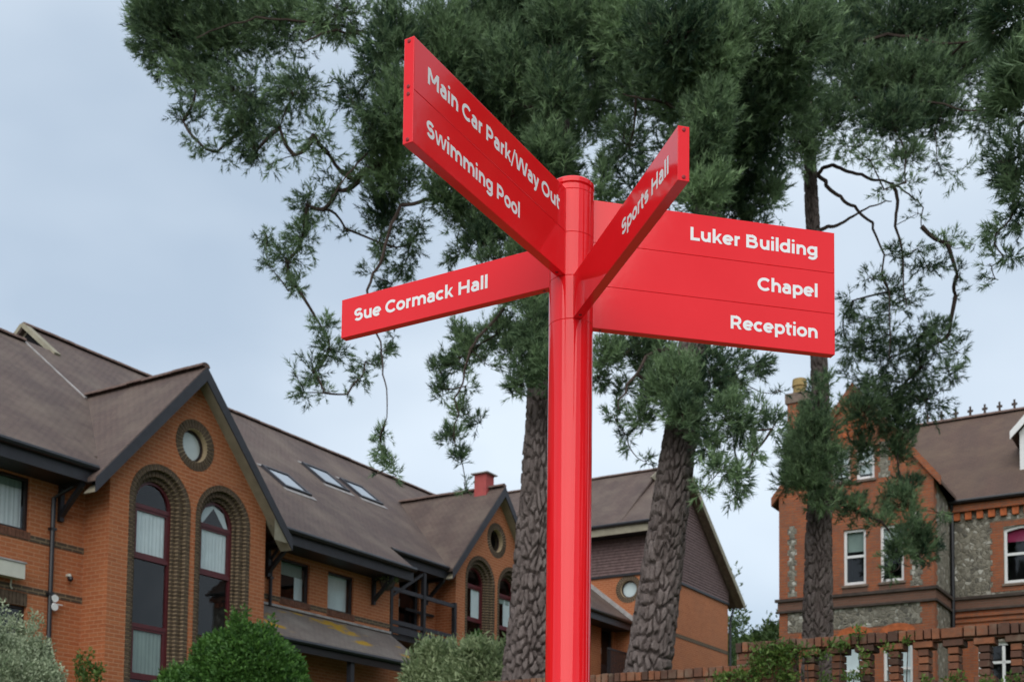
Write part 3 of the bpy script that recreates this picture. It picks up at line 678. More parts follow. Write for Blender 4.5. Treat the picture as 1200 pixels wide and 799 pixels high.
def camera_box():
    o = (-.34, .58, 6.0); t = site_thing('wall_sensor', 'small dark dome sensor on brick wall between downpipe and corner', 'sensor', o)
    MB().tube([(o[0], .65, o[2] + .05), (o[0], .58, o[2] + .05), (o[0], .55, o[2] + .0)], [.03, .035, .02], 8).build('bracket', M['cabinet'], t, o)
    MB().tube([(o[0], .56, o[2] + .02), (o[0], .55, o[2] - .03), (o[0], .55, o[2] - .06)], [.045, .05, .02], 10).build('dome', M['pipe'], t, o)
camera_box()

def basket():
    s_, z_ = px_fac(454, 681, .30); o = (s_, .30, z_); t = site_thing('hanging_basket', 'round hanging plant basket on a bracket under the eaves beside the balcony', 'basket', o)
    MB().tube([(s_, .30, z_ - .22), (s_, .30, z_ - .14), (s_, .30, z_ - .02), (s_, .30, z_)], [.06, .15, .19, .19], 14).build('pot', M['mould'], t, o)
    b = MB(); b.beam((s_, .65, z_ + .34), (s_, .24, z_ + .34), .03, .04); b.beam((s_, .64, z_ + .05), (s_, .34, z_ + .33), .03, .03, (1, 0, 0)); b.build('bracket', M['pipe'], t, o)
    for a in (0, 2.1, 4.2): MB().tube([(s_ + .18 * math.cos(a), .30 + .18 * math.sin(a), z_), (s_, .30, z_ + .33)], .006, 4).build('chain', M['pipe'], t, o)
    return t, o
BASKET = basket()
# ------------------------------------------------------------------ the tile-hung block at the far end (ridge runs towards the camera)
OC = (27.0, 3.0, 3.8)
bC = site_thing('tile_hung_block', 'tall brick block with tile-hung gable and round window beyond the leaning pine', 'building', OC)
def Cb(mb, name, mt, parent=None, **kw): return mb.build(name, mt, parent or bC, OC, **kw)
CS0, CS1, CD = 24.0, 30.9, .5
AP_S, AP_Z, LE_Z, RE_Z = 26.3, 14.75, 12.4, 10.8       # apex, left and right eave tips
cl = lambda s: LE_Z + (AP_Z - LE_Z) * (s - 23.3) / (AP_S - 23.3) if s < AP_S else AP_Z - (AP_Z - RE_Z) * (s - AP_S) / (31.7 - AP_S)
cd_, cz_ = px_side(736.5, 689.7, CS0)                      # round window centre on the side wall
n = 28
ringC = lambda r, dd=0.0: [(cd_ + dd + r * math.cos(2 * math.pi * i / n), cz_ + r * math.sin(2 * math.pi * i / n)) for i in range(n)]
w_ = MB()
w_.sheet([(CD, 3), (12, 3), (12, 12.3), (CD, 12.3)], [ringC(.50)], lambda d, z: (CS0, d, z), (.05, 0, 0))
w_.poly([(CS0, CD, 3), (CS1, CD, 3), (CS1, CD, cl(CS1) - .15), (AP_S, CD, AP_Z - .15), (CS0, CD, cl(CS0) - .15)])
w_.poly([(CS1, CD, 3), (CS1, 12, 3), (CS1, 12, cl(CS1) - .15), (CS1, CD, cl(CS1) - .15)])
Cb(w_, 'wall', M['brickA'], recalc=False)
rs = MB().sheet(ringC(.50), [ringC(.315)], lambda d, z: (CS0 + .012, d, z), (.16, 0, 0)); ringo = Cb(rs, 'brick_ring', M['mortarA'], recalc=False)
bk = MB(); rm, wv = .408, 2 * math.pi * .408 / 34
bk.prism([(-.004, -wv * .32, -.088), (-.004, wv * .32, -.088), (-.004, wv * .46, .088), (-.004, -wv * .46, .088)], (.05, 0, 0)); t_ = bk.build('brick', M['brick_dk'], None); me = t_.data; bpy.data.objects.remove(t_)
for i in range(34):
    a = 2 * math.pi * i / 34
    place(me, 'brick', ringo, (CS0 - OC[0], cd_ + rm * math.cos(a) - OC[1], cz_ + rm * math.sin(a) - OC[2]), (a - math.pi / 2, 0, 0))
rw = Cb(MB().sheet(ringC(.31), [ringC(.27)], lambda d, z: (CS0 + .10, d, z), (.04, 0, 0)), 'round_window', M['dkframe'], recalc=False)
Cb(MB().poly([(CS0 + .12, d, z) for d, z in ringC(.275)]), 'pane', M['glass'], rw, recalc=False)
Cb(MB().poly([(CS0 + .16, d, z) for d, z in ringC(.30)]), 'blind', M['sheer'], rw, recalc=False)
# hanging tiles in lapped courses: on the side wall and the gable
def tile_courses(poly_at, z0, z1, f3, nv, name):
    mb = MB(); z = z0; e = Vector(nv)
    while z < z1:
        a, b = poly_at(z); a2, b2 = poly_at(min(z1, z + .115))
        if b - a > .1:
            mb.mesh([Vector(f3(a, z)) + e * .045, Vector(f3(b, z)) + e * .045, Vector(f3(b2, z + .115)) + e * .012, Vector(f3(a2, z + .115)) + e * .012, Vector(f3(a, z)) + e * .01, Vector(f3(b, z)) + e * .01], [(0, 1, 2, 3), (0, 4, 5, 1)])
        z += .105
    Cb(mb, name, M['tilehang'], recalc=False)
tile_courses(lambda z: (CD - .02, 11.8), 10.75, 12.3, lambda d, z: (CS0, d, z), (-1, 0, 0), 'tile_hanging')
def gab(z):
    l = CS0 - .02 if z < cl(CS0) - .2 else 23.3 + (z + .2 - LE_Z) / (AP_Z - LE_Z) * (AP_S - 23.3)
    r = CS1 + .02 if z < cl(CS1) - .2 else AP_S + (AP_Z - z - .2) / (AP_Z - RE_Z) * (31.7 - AP_S)
    return (l, r)
tile_courses(gab, 10.75, AP_Z - .35, lambda s, z: (s, CD, z), (0, -1, 0), 'tile_hanging')
Cb(MB().box(CS0 - .05, CS1 + .03, CD - .06, CD - .012, 10.66, 10.745), 'tilting_board', M['fascia']); Cb(MB().box(CS0 - .06, CS0 - .012, CD, 11.8, 10.66, 10.745), 'tilting_board', M['fascia'])
Cb(MB().box(CS0, CS1, CD - .012, CD + .003, 8.68, 8.82), 'brick_band', M['dkbrick'])
# roof
r_ = MB(); d0 = .12; zr = 15.15
r_.prism([(23.3, d0, LE_Z), (AP_S, d0, AP_Z), (AP_S, 1.5, AP_Z), (23.3, 1.5, LE_Z)], (0, 0, -.1)); r_.prism([(AP_S, d0, AP_Z), (31.7, d0, RE_Z), (31.7, 1.5, RE_Z), (AP_S, 1.5, AP_Z)], (0, 0, -.1))
r_.prism([(23.3, 1.5, LE_Z), (AP_S + .25, 1.5, zr), (AP_S + .25, 12, zr), (23.3, 12, LE_Z)], (0, 0, -.1)); r_.prism([(AP_S + .25, 1.5, zr), (31.7, 1.5, RE_Z), (31.7, 12, RE_Z), (AP_S + .25, 12, zr)], (0, 0, -.1))
roC = Cb(r_, 'roof', M['roofA'])
Cb(MB().prism([(AP_S - .55, 1.45, AP_Z - .1), (AP_S + .25, 1.45, zr), (AP_S + 1.0, 1.45, AP_Z - .3)], (0, .05, 0)), 'gablet', M['soffit'], roC)
ridge_tiles(roC, OC, (AP_S, d0, AP_Z + .02), (AP_S, 1.5, AP_Z + .02)); ridge_tiles(roC, OC, (AP_S + .25, 1.35, zr + .02), (AP_S + .25, 12, zr + .02))
for a, b in (((23.3, LE_Z), (AP_S, AP_Z)), ((AP_S, AP_Z), (31.75, RE_Z))):
    Cb(MB().prism([(a[0], d0 - .03, a[1] + .02), (b[0], d0 - .03, b[1] + .02), (b[0], d0 - .03, b[1] - .24), (a[0], d0 - .03, a[1] - .24)], (0, .028, 0)), 'bargeboard', M['soffit'])
    Cb(MB().prism([(a[0], d0, a[1] - .13), (b[0], d0, b[1] - .13), (b[0], CD - .05, b[1] - .13), (a[0], CD - .05, a[1] - .13)], (0, 0, -.02)), 'soffit', M['stone'])
g = MB(); g.tube([(23.25, d0, LE_Z - .06), (23.25, 11.8, LE_Z - .06)], .065, 8); g.tube([(31.75, d0, RE_Z - .06), (31.75, 11.8, RE_Z - .06)], .065, 8); Cb(g, 'gutter', M['pipe'])
Cb(MB().box(23.32, 23.35, d0, 11.8, LE_Z - .38, LE_Z - .10), 'fascia', M['soffit']); Cb(MB().box(23.352, 23.98, d0 + .3, 11.8, LE_Z - .36, LE_Z - .33), 'soffit', M['fascia'])
p = MB(); p.tube([(31.75, .6, RE_Z - .1), (31.7, .6, RE_Z - .25), (31.0, .44, RE_Z - .75), (30.95, .44, 3)], .05, 8); Cb(p, 'downpipe', M['pipe'])
fl = MB(); fl.prism([(23.93, 1.25, MAIN(1.25) + .02), (23.93, 3.1, MAIN(3.1) + .02), (23.93, 3.1, MAIN(3.1) + .2), (23.93, 1.25, MAIN(1.25) + .2)], (.06, 0, 0)); Cb(fl, 'flashing', M['lead'], roC)
# rail in front of the far door
t = site_thing('porch_railing', 'black slatted railing beside the far shaded porch door', 'railing', (22.5, 1.4, 6.7))
o = (22.5, 1.4, 6.7)
MB().box(22.2, 23.7, 1.38, 1.42, 7.82, 7.88).build('top_rail', M['fascia'], t, o); MB().box(22.2, 23.7, 1.38, 1.42, 6.9, 6.95).build('bottom_rail', M['fascia'], t, o)
for i in range(14): MB().box(22.22 + i * .11, 22.25 + i * .11, 1.385, 1.415, 6.3, 7.82).build('baluster', M['fascia'], t, o)

# ------------------------------------------------------------------ Victorian red-brick and flint house on the right (facade runs along d)
SW = float((at_depth(1113, 700, 34) - SO) @ U3); SB = SW - 2.0
OB = (SW, -8.0, 3.3)
bB = site_thing('flint_house', 'Victorian red brick and flint house with gabled bay and crested tile roof', 'house', OB)
def B(mb, name, mt, parent=None, **kw): return mb.build(name, mt, parent or bB, OB, **kw)
# local helper: off = -d grows to the right in the picture
fb = lambda off, z: (SB, -off, z)
fwg = lambda off, z: (SW, -off, z)
BL, BR, BC = 5.80, 10.08, 7.94
up_w = [(6.62, 7.24), (7.65, 8.27), (8.66, 9.29)]           # first-floor windows of the bay
lo_w = [(6.45, 7.25), (7.55, 8.38), (8.72, 9.50)]
gz = 11.25; apz = 13.95
def seg_arch(x0, x1, z0, z1, rise=.1): return [(x0, z0), (x1, z0), (x1, z1 - rise)] + [(x0 + (x1 - x0) * (1 - i / 8), z1 - rise + rise * math.sin(math.pi * i / 8)) for i in range(1, 8)] + [(x0, z1 - rise)]
holes = [rect(a, b, 8.50, 10.06) for a, b in up_w] + [seg_arch(a, b, 5.0, 7.15, .12) for a, b in lo_w] + [rect(7.35, 7.85, 11.42, 12.35), rect(8.02, 8.52, 11.42, 12.35)]
w_ = MB(); w_.sheet([(BL, 2.5), (BR, 2.5), (BR, gz), (BC, apz), (BL, gz)], holes, fb, (.14, 0, 0))
w_.poly([(SB, -BL, 2.5), (SB + 8, -BL, 2.5), (SB + 8, -BL, gz), (SB, -BL, gz)])
B(w_, 'bay_wall', M['brickB'], recalc=False)
w_ = MB(); wing_h = [seg_arch(11.50, 12.45, 8.55, 10.14, .07), seg_arch(10.80, 12.1, 4.9, 6.95, .1), seg_arch(13.6, 14.6, 8.55, 10.14, .07)]
w_.sheet(rect(10.08, 18, 2.5, 10.9), wing_h, fwg, (.14, 0, 0)); w_.poly([(SB, -BR, 2.5), (SW, -BR, 2.5), (SW, -BR, 10.9), (SB, -BR, gz)])
w_.poly([(SW, -18, 2.5), (SW + 7.8, -18, 2.5), (SW + 7.8, -18, 10.9), (SW + 3.9, -18, 14.5), (SW, -18, 10.9)])
B(w_, 'flint_wall', M['flint'], recalc=False)
def toothed(x0, x1, z0, z1, left, right, step=.15, amp=.055):
    """panel outline with alternating long and short bonding on the chosen sides"""
    pr, pl = [], []; z = z0; k = 0
    while z < z1 - 1e-6:
        zz = min(z1, z + step); a = amp if k % 2 else 0
        pr += [(x1 - (a if right else 0), z), (x1 - (a if right else 0), zz)]; pl += [(x0 + (a if left else 0), z), (x0 + (a if left else 0), zz)]; z = zz; k += 1
    return pr + pl[::-1]
def panel(f3, outline, mt, name, nv, proud=.006, holes=()):
    e = Vector(nv) * proud; B(MB().sheet(outline, holes, lambda a, b: Vector(f3(a, b)) + e), name, mt, recalc=False)
for x0, x1, z0, z1, l, r in ((6.05, 6.32, 8.32, 10.35, 1, 1), (9.45, 9.78, 8.32, 10.35, 1, 1), (6.05, 9.76, 7.30, 7.88, 0, 1), (6.95, 7.25, 11.4, 12.4, 1, 1), (8.62, 8.95, 11.4, 12.4, 1, 1)):
    panel(fb, toothed(x0, x1, z0, z1, l, r), M['flint'], 'flint_panel', (-1, 0, 0))
for x0, x1 in ((11.15, 11.5), (12.45, 12.8)): panel(fwg, toothed(x0, x1, 8.34, 10.3, x0 < 11.4, x0 > 12), M['brickB'], 'brick_dressing', (-1, 0, 0), .008)
panel(fwg, rect(11.501, 12.449, 10.142, 10.3), M['brickB'], 'brick_dressing', (-1, 0, 0), .008); panel(fwg, rect(11.501, 12.449, 8.34, 8.548), M['brickB'], 'brick_dressing', (-1, 0, 0), .008)
panel(fwg, rect(10.085, 18, 7.20, 7.92), M['brickB'], 'brick_band', (-1, 0, 0), .008)
panel(fwg, toothed(10.35, 10.8, 4.2, 7.2, 0, 0), M['brickB'], 'brick_dressing', (-1, 0, 0), .009)
for a, b in up_w: panel(fb, rect(a - .04, b + .04, 8.29, 8.42), M['brickB_dull'], 'apron_brickwork', (-1, 0, 0), .007)
# corner quoins of the bay, seen on the return wall
q = MB(); z = 2.6; k = 0
while z < gz - .16:
    ln = .34 if k % 2 else .22
    q.box(SB - .006, SB + ln, -BR - .010, -BR - .001, z, z + .148); z += .15; k += 1
B(q, 'quoin', M['brickB'])
# string courses: two dark mouldings with brick between, around the bay
for z0, z1, pj, mt in ((8.19, 8.27, .10, 'mould'), (7.93, 8.188, .035, 'brickB_dull'), (7.87, 7.928, .08, 'mould')):
    s_ = MB(); s_.box(SB - pj, SB + .02, -BR - pj, -BL + pj, z0, z1); s_.box(SB + .021, SW - pj - .002, -BR - pj, -BR + .02, z0, z1); s_.box(SW - pj, SW + .02, -18, -BR - pj - .002, z0, z1)
    B(s_, 'string_course', M[mt])
for i, z in enumerate((7.70, 7.55, 7.40)): B(MB().box(SW - .03 - .02 * (2 - i), SW + .02, -18, -BR - .02, z, z + .075), 'corbel_course', M['brickB'])
# eaves of the wing: dentil bricks under a projecting band
B(MB().box(SW - .16, SW + .02, -18, -BR - .005, 10.66, 10.86), 'eaves_band', M['brickB'])
dm = MB().box(-.10, .02, -.085, .085, -.11, .11); t_ = dm.build('dentil', M['brickB_part'], None); me = t_.data; bpy.data.objects.remove(t_)
off = 10.28
while off < 17.8:
    place(me, 'dentil', bB, (SW - OB[0], -off - OB[1], 10.545 - OB[2]), (0, 0, 0), (1, rng.uniform(.95, 1.05), 1)); off += .309
g = MB(); g.tube([(SW - .26, -18, 10.93), (SW - .26, -BR - .02, 10.93)], .06, 8); B(g, 'gutter', M['pipe'])
p = MB(); p.tube([(SW - .2, -10.16, 10.9), (SW - .08, -10.16, 10.6), (SW - .08, -10.16, 3.2)], .055, 8); B(p, 'downpipe', M['pipe'])
# sash windows
def sash(f3, x0, x1, z0, z1, nv, arch=0.0, blind=None, mid=None, bar=True):
    e = Vector(nv); fr = MB(); t = .075; P = lambda a, b, k=.06: Vector(f3(a, b)) + e * k
    loop = seg_arch(x0, x1, z0, z1, arch) if arch else rect(x0, x1, z0, z1)
    inner = seg_arch(x0 + t, x1 - t, z0 + t * 1.2, z1 - t, arch) if arch else rect(x0 + t, x1 - t, z0 + t * 1.2, z1 - t)
    fr.sheet(loop, [inner], lambda a, b: P(a, b), e * .06)
    zm = mid or (z0 + z1) / 2
    fr.prism([P(x0 + t, zm - .035, .055), P(x1 - t, zm - .035, .055), P(x1 - t, zm + .035, .055), P(x0 + t, zm + .035, .055)], e * .06)
    w_ = B(fr, 'window', M['white'], recalc=False)
    B(MB().poly([P(a, b, .09) for a, b in rect(x0 + t, x1 - t, z0 + t, z1 - t * .6)]), 'pane', M['glass'], w_, recalc=False)
    mb = MB(); a = [P(*q_, .125) for q_ in rect(x0, x1, z0, z1)]; b = [p_ + e * .8 for p_ in a]; mb.poly(b)
    for i in range(4): mb.poly([a[i], a[(i + 1) % 4], b[(i + 1) % 4], b[i]])
    mb.build('room', M['room'], w_, OB, recalc=False)
    if blind: B(MB().poly([P(a_, b_, .16) for a_, b_ in rect(x0 + t, x1 - t, blind[0], z1 - .05)]), 'blind', M[blind[1]], w_, recalc=False)
    B(MB().prism([P(x0 - .05, z0 - .07, -.05), P(x1 + .05, z0 - .07, -.05), P(x1 + .05, z0 - .005, -.05), P(x0 - .05, z0 - .005, -.05)], e * .12), 'sill', M['stone'], w_)
ex = (1, 0, 0)
for i, (a, b) in enumerate(up_w): sash(fb, a, b, 8.50, 10.06, ex, 0, (9.45, 'blind') if i != 2 else (9.2, 'sheer'), 9.30)
for i, (a, b) in enumerate(lo_w): sash(fb, a, b, 5.0, 7.15, ex, .12, (5.1, 'sheer'), 6.12)
for a, b in ((7.35, 7.85), (8.02, 8.52)): sash(fb, a, b, 11.42, 12.35, ex, 0, (11.6, 'sheer'))
sash(fwg, 11.50, 12.45, 8.55, 10.14, ex, .07, (9.72, 'pinkblind'), 9.36); sash(fwg, 13.6, 14.6, 8.55, 10.14, ex, .07); sash(fwg, 10.80, 12.1, 4.9, 6.95, ex, .1, None, 6.4)
B(MB().prism([(SW + .055, -11.41, 4.95), (SW + .055, -11.49, 4.95), (SW + .055, -11.49, 6.85), (SW + .055, -11.41, 6.85)], (.05, 0, 0)), 'mullion', M['white'])
# segmental arches of gauged brick over the ground-floor windows
for a, b in lo_w:
    ap = MB(); n_ = 11; c_ = (a + b) / 2; hw = (b - a) / 2 + .1
    arch = MB().sheet([(c_ - hw, 7.03), (c_ - hw * .9, 7.03), *[(a + (b - a) * i / 10, 7.03 + .125 * math.sin(math.pi * i / 10)) for i in range(11)], (c_ + hw * .9, 7.03), (c_ + hw, 7.03), *[(c_ + hw * math.cos(math.pi * i / 12), 7.05 + .30 * math.sin(math.pi * i / 12) ** .8) for i in range(1, 12)]], [], lambda x, z: (SB - .02, -x, z))
    B(arch, 'brick_arch', M['brickB_part'], recalc=False)
    B(MB().prism([(SB + .03, -a, 6.87), (SB + .03, -b, 6.87), (SB + .03, -b, 7.0), (SB + .03, -a, 7.0)], (.05, 0, 0)), 'stone_head', M['cream'])
# roofs
r_ = MB(); rs_, rz_ = SW + 3.9, 14.62
r_.prism([(SW - .28, -18.1, 10.98), (SW - .28, -7.2, 10.98), (rs_, -7.2, rz_), (rs_, -18.1, rz_)], (0, 0, -.1)); r_.prism([(rs_, -18.1, rz_), (rs_, -5.7, rz_), (SW + 8, -5.7, 10.98), (SW + 8, -18.1, 10.98)], (0, 0, -.1))
sl = (apz - gz) / (BR - BC)
for sg in (-1, 1):
    e_ = BC + sg * (BR - BC + .22); a = [(SB - .02, -BC, apz + .12), (SB - .02, -e_, gz + .12 - .22 * sl), (SB + 7, -e_, gz + .12 - .22 * sl), (SB + 7, -BC, apz + .12)]
    r_.prism(a, (0, 0, -.1))
roB = B(r_, 'roof', M['roofB'])
for sg in (-1, 1):
    a, b = BC, BC + sg * (BR - BC + .2)
    B(MB().prism([(SB - .10, -a, apz + .22), (SB - .10, -b, gz + .22 - .2 * sl), (SB - .10, -b, gz - .02 - .2 * sl), (SB - .10, -a, apz - .06)], (.11, 0, 0)), 'gable_coping', M['brickB'])
# pierced lattice brickwork in the gable head
lt = MB()
for i in range(5):
    for j in range(5 - i):
        lt.box(SB - .05, SB + .01, -(BC - .42 + j * .2 + i * .1) - .055, -(BC - .42 + j * .2 + i * .1) + .055, 12.66 + i * .2, 12.77 + i * .2)
B(lt, 'lattice_brickwork', M['brickB_part'])
# ridge tiles with cresting finials
fin = MB(); fin.box(-.035, .035, -.02, .02, 0, .12); fin.box(-.085, .085, -.018, .018, .10, .16); fin.box(-.03, .03, -.018, .018, .161, .26)
t_ = fin.build('finial', M['mould'], None); FIN = t_.data; bpy.data.objects.remove(t_)
off = 8.0
while off < 17.8:
    rt_ = place(RIDGE_ME, 'ridge_tile', roB, (rs_ - OB[0], -off - OB[1], rz_ + .02 - OB[2]), (0, 0, -math.pi / 2), (.96, 1.1, 1.1))
    place(FIN, 'finial', rt_, (.21, 0, .05), (0, 0, 0)); off += .43
# chimney stack and pot
cd0, cz0 = px_side(937, 462, SB + 2.2)
c_ = MB(); c_.box(SB + 1.9, SB + 2.5, cd0 - .3, cd0 + .28, 12.2, cz0 - .35); cho = B(c_, 'chimney', M['brickB'])
B(MB().box(SB + 1.85, SB + 2.55, cd0 - .36, cd0 + .34, cz0 - .35, cz0 - .05), 'chimney_cap', M['stone'], cho)
B(MB().tube([(SB + 2.2, cd0, cz0 - .06), (SB + 2.2, cd0, cz0 + .22), (SB + 2.2, cd0, cz0 + .23), (SB + 2.2, cd0, cz0 + .45)], [.2, .19, .23, .21], 14), 'chimney_pot', M['ochre'], cho)
# white gabled dormer at the right edge
dr = MB(); x0, x1 = 11.83, 13.0; sd = SW + .75
dr.sheet(rect(x0, x1, 11.7, 12.95), [rect(x0 + .15, x1 - .15, 11.85, 12.8)], lambda a, z: (sd, -a, z), (.1, 0, 0)); dr.poly([(sd, -x0, 11.7), (sd, -x0, 12.95), (sd + 2.2, -x0, 12.95), (sd + .8, -x0, 11.7)])
dr.poly([(sd, -x0, 12.95), (sd, -x1, 12.95), (sd, -(x0 + x1) / 2, 13.6)])
do = B(dr, 'dormer', M['white'], recalc=False)
for sg, xa in ((-1, x0 - .22), (1, x1 + .22)):
    B(MB().prism([(sd - .2, -(x0 + x1) / 2, 13.78), (sd - .2, -xa, 12.92), (sd + 2.4, -xa, 12.92), (sd + 2.4, -(x0 + x1) / 2, 13.78)], (0, 0, -.09)), 'dormer_roof', M['roofB'], do)
    B(MB().prism([(sd - .23, -(x0 + x1) / 2, 13.80), (sd - .23, -xa, 12.94), (sd - .23, -xa, 12.72), (sd - .23, -(x0 + x1) / 2, 13.55)], (.028, 0, 0)), 'dormer_bargeboard', M['white'], do)
B(MB().poly([(sd + .06, -x0 - .15, 11.85), (sd + .06, -x1 + .15, 11.85), (sd + .06, -x1 + .15, 12.8), (sd + .06, -x0 - .15, 12.8)]), 'pane', M['glass'], do, recalc=False)
# ------------------------------------------------------------------ old brick garden wall with pierced parapet (runs along d at s = S_WALL)
OW = (S_WALL, -11.0, 1.6)
gw = site_thing('garden_wall', 'old red brick retaining wall with brick-on-edge coping and pierced parapet', 'wall', OW)
def G(mb, name, mt, parent=None, **kw): return mb.build(name, mt, parent or gw, OW, **kw)
Z_LO, Z_UP, OFF_STEP = 3.47, 3.72, 12.45
TH = .225
bm_ = MB().box(-.5, .5, -.5, .5, -.5, .5).build('brick', M['wbrick'], None)
_b = bmesh.new(); _b.from_mesh(bm_.data); bmesh.ops.bevel(_b, geom=_b.edges[:], offset=.045, segments=1, affect='EDGES'); _b.to_mesh(bm_.data); _b.free()
BR_ME = bm_.data; bpy.data.objects.remove(bm_)
def wbrick(off0, off1, s0, s1, z0, z1, jit=.004):
    place(BR_ME, 'brick', gw, ((s0 + s1) / 2 - OW[0] + rng.uniform(-jit, jit), -(off0 + off1) / 2 - OW[1], (z0 + z1) / 2 - OW[2] + rng.uniform(-jit, jit) * .6),
          (rng.uniform(-.02, .02), rng.uniform(-.02, .02), rng.uniform(-.015, .015)), (s1 - s0, off1 - off0, z1 - z0))
# coping, lower stretch
off = 8.7
while off < OFF_STEP - .02:
    wd = rng.choice((.066, .07, .075, .08, .10)); wbrick(off, off + wd, S_WALL - .03, S_WALL + TH + .03, Z_LO - .105, Z_LO + rng.uniform(-.006, .004)); off += wd + .011
# two courses below it
for k in range(2):
    off = 8.75 + .11 * k; z1 = Z_LO - .117 - .078 * k
    while off < OFF_STEP + .1:
        wd = rng.choice((.215, .215, .105)); wbrick(off, off + wd, S_WALL, S_WALL + .10, z1 - .066, z1); off += wd + .012
# coping, upper stretch
off = OFF_STEP
while off < 16.4:
    wd = .066 if off < 13.1 else rng.choice((.07, .075, .105, .11, .21)); wbrick(off, off + wd, S_WALL - .035, S_WALL + TH + .035, Z_UP - .11, Z_UP + rng.uniform(-.007, .005)); off += wd + .011
# solid part then piers with caps
for k in range(5):
    off = OFF_STEP + .03 + .11 * (k % 2); z1 = Z_UP - .122 - .078 * k
    while off < 13.05:
        wd = rng.choice((.215, .105)); wbrick(off, min(off + wd, 13.1), S_WALL, S_WALL + .10, z1 - .066, z1); off += wd + .012
off = 13.27
while off < 16.4:
    wbrick(off - .10, off + .10, S_WALL - .012, S_WALL + TH + .012, Z_UP - .188, Z_UP - .122)
    for k in range(4): wbrick(off - .053, off + .053, S_WALL + .01, S_WALL + TH - .01, Z_UP - .266 - .078 * k, Z_UP - .2 - .078 * k)
    wbrick(off - .10, off + .10, S_WALL - .012, S_WALL + TH + .012, Z_UP - .578, Z_UP - .512)
    off += .298
core = MB()
core.box(S_WALL + .006, S_WALL + TH - .006, -OFF_STEP, -4.0, 0, Z_LO - .108); core.box(S_WALL + .006, S_WALL + TH - .006, -13.09, -OFF_STEP - .001, 0, Z_UP - .113); core.box(S_WALL + .006, S_WALL + TH - .006, -17.0, -13.091, 0, Z_UP - .585)
core.box(S_WALL - .03, S_WALL + TH + .03, -8.69, -4.0, Z_LO - .105, Z_LO); core.box(S_WALL + .03, S_WALL + TH - .03, -16.95, -13.1, Z_UP - .125, Z_UP - .108)
G(core, 'wall_core', M['wallbody'])

# ------------------------------------------------------------------ foliage tools
def frames(dirs, n):
    d = dirs / (np.linalg.norm(dirs, axis=1)[:, None] + 1e-9)
    ref = np.where(np.abs(d[:, 2:3]) < .9, np.array([[0, 0, 1.0]]), np.array([[1.0, 0, 0]]))
    x = np.cross(ref, d); x /= np.linalg.norm(x, axis=1)[:, None]; y = np.cross(d, x)
    a = nrng.uniform(0, 2 * np.pi, n)[:, None]
    return x * np.cos(a) + y * np.sin(a), -x * np.sin(a) + y * np.cos(a), d
def scatter(templates, pos, dirs, scale):
    """templates: list of (k,3,3) triangle arrays; returns verts, tris, owner index"""
    n = len(pos); X, Y, D = frames(dirs, n); which = nrng.integers(0, len(templates), n); V, own = [], []
    for k, T in enumerate(templates):
        i = np.where(which == k)[0]
        if len(i) == 0: continue
        P = T.reshape(-1, 3); w_ = (P[None, :, 0:1] * X[i][:, None] + P[None, :, 1:2] * Y[i][:, None] + P[None, :, 2:3] * D[i][:, None]) * scale[i][:, None, None] + pos[i][:, None]
        V.append(w_.reshape(-1, 3)); own.append(np.repeat(i, len(T)))
    V = np.concatenate(V); return V, np.arange(len(V)).reshape(-1, 3), np.concatenate(own)
def tuft_template(k, seed):
    r = np.random.default_rng(seed); T = []
    for i in range(k):
        t = r.uniform(0, 1); base = np.array([0, 0, t * .13]); ph = r.uniform(0, 2 * np.pi); el = r.uniform(.35, 1.15) * (1.1 - .45 * t)
        d = np.array([math.cos(ph) * math.sin(el), math.sin(ph) * math.sin(el), math.cos(el)]); ln = r.uniform(.085, .14); side = np.cross(d, r.normal(size=3)); side /= np.linalg.norm(side)
        wd = .0080; T.append([base - side * wd, base + side * wd, base + d * ln])
    for a in (0,):      # the shoot itself
        s_ = np.array([math.cos(a), math.sin(a), 0]) * .006; T.append([-s_ - [0, 0, .06], s_ - [0, 0, .06], np.array([0, 0, .14])])
    return np.array(T)
TUFTS = [tuft_template(13, 100 + i) for i in range(6)]
def leaf_template(k, ln, wd, seed, spread=.05):
    r = np.random.default_rng(seed); T = []
    for i in range(k):
        ph = r.uniform(0, 2 * np.pi); el = r.uniform(.3, 1.3); d = np.array([math.cos(ph) * math.sin(el), math.sin(ph) * math.sin(el), math.cos(el)])
        side = np.cross(d, r.normal(size=3)); side /= np.linalg.norm(side); nn = np.cross(side, d); b = r.normal(size=3) * spread; l = ln * r.uniform(.7, 1.2); wv = wd * r.uniform(.8, 1.2)
        mid = b + d * l * .5 - nn * l * .06; tip = b + d * l
        T += [[b, mid + side * wv / 2, mid - side * wv / 2], [mid + side * wv / 2, tip, mid - side * wv / 2]]
    return np.array(T)

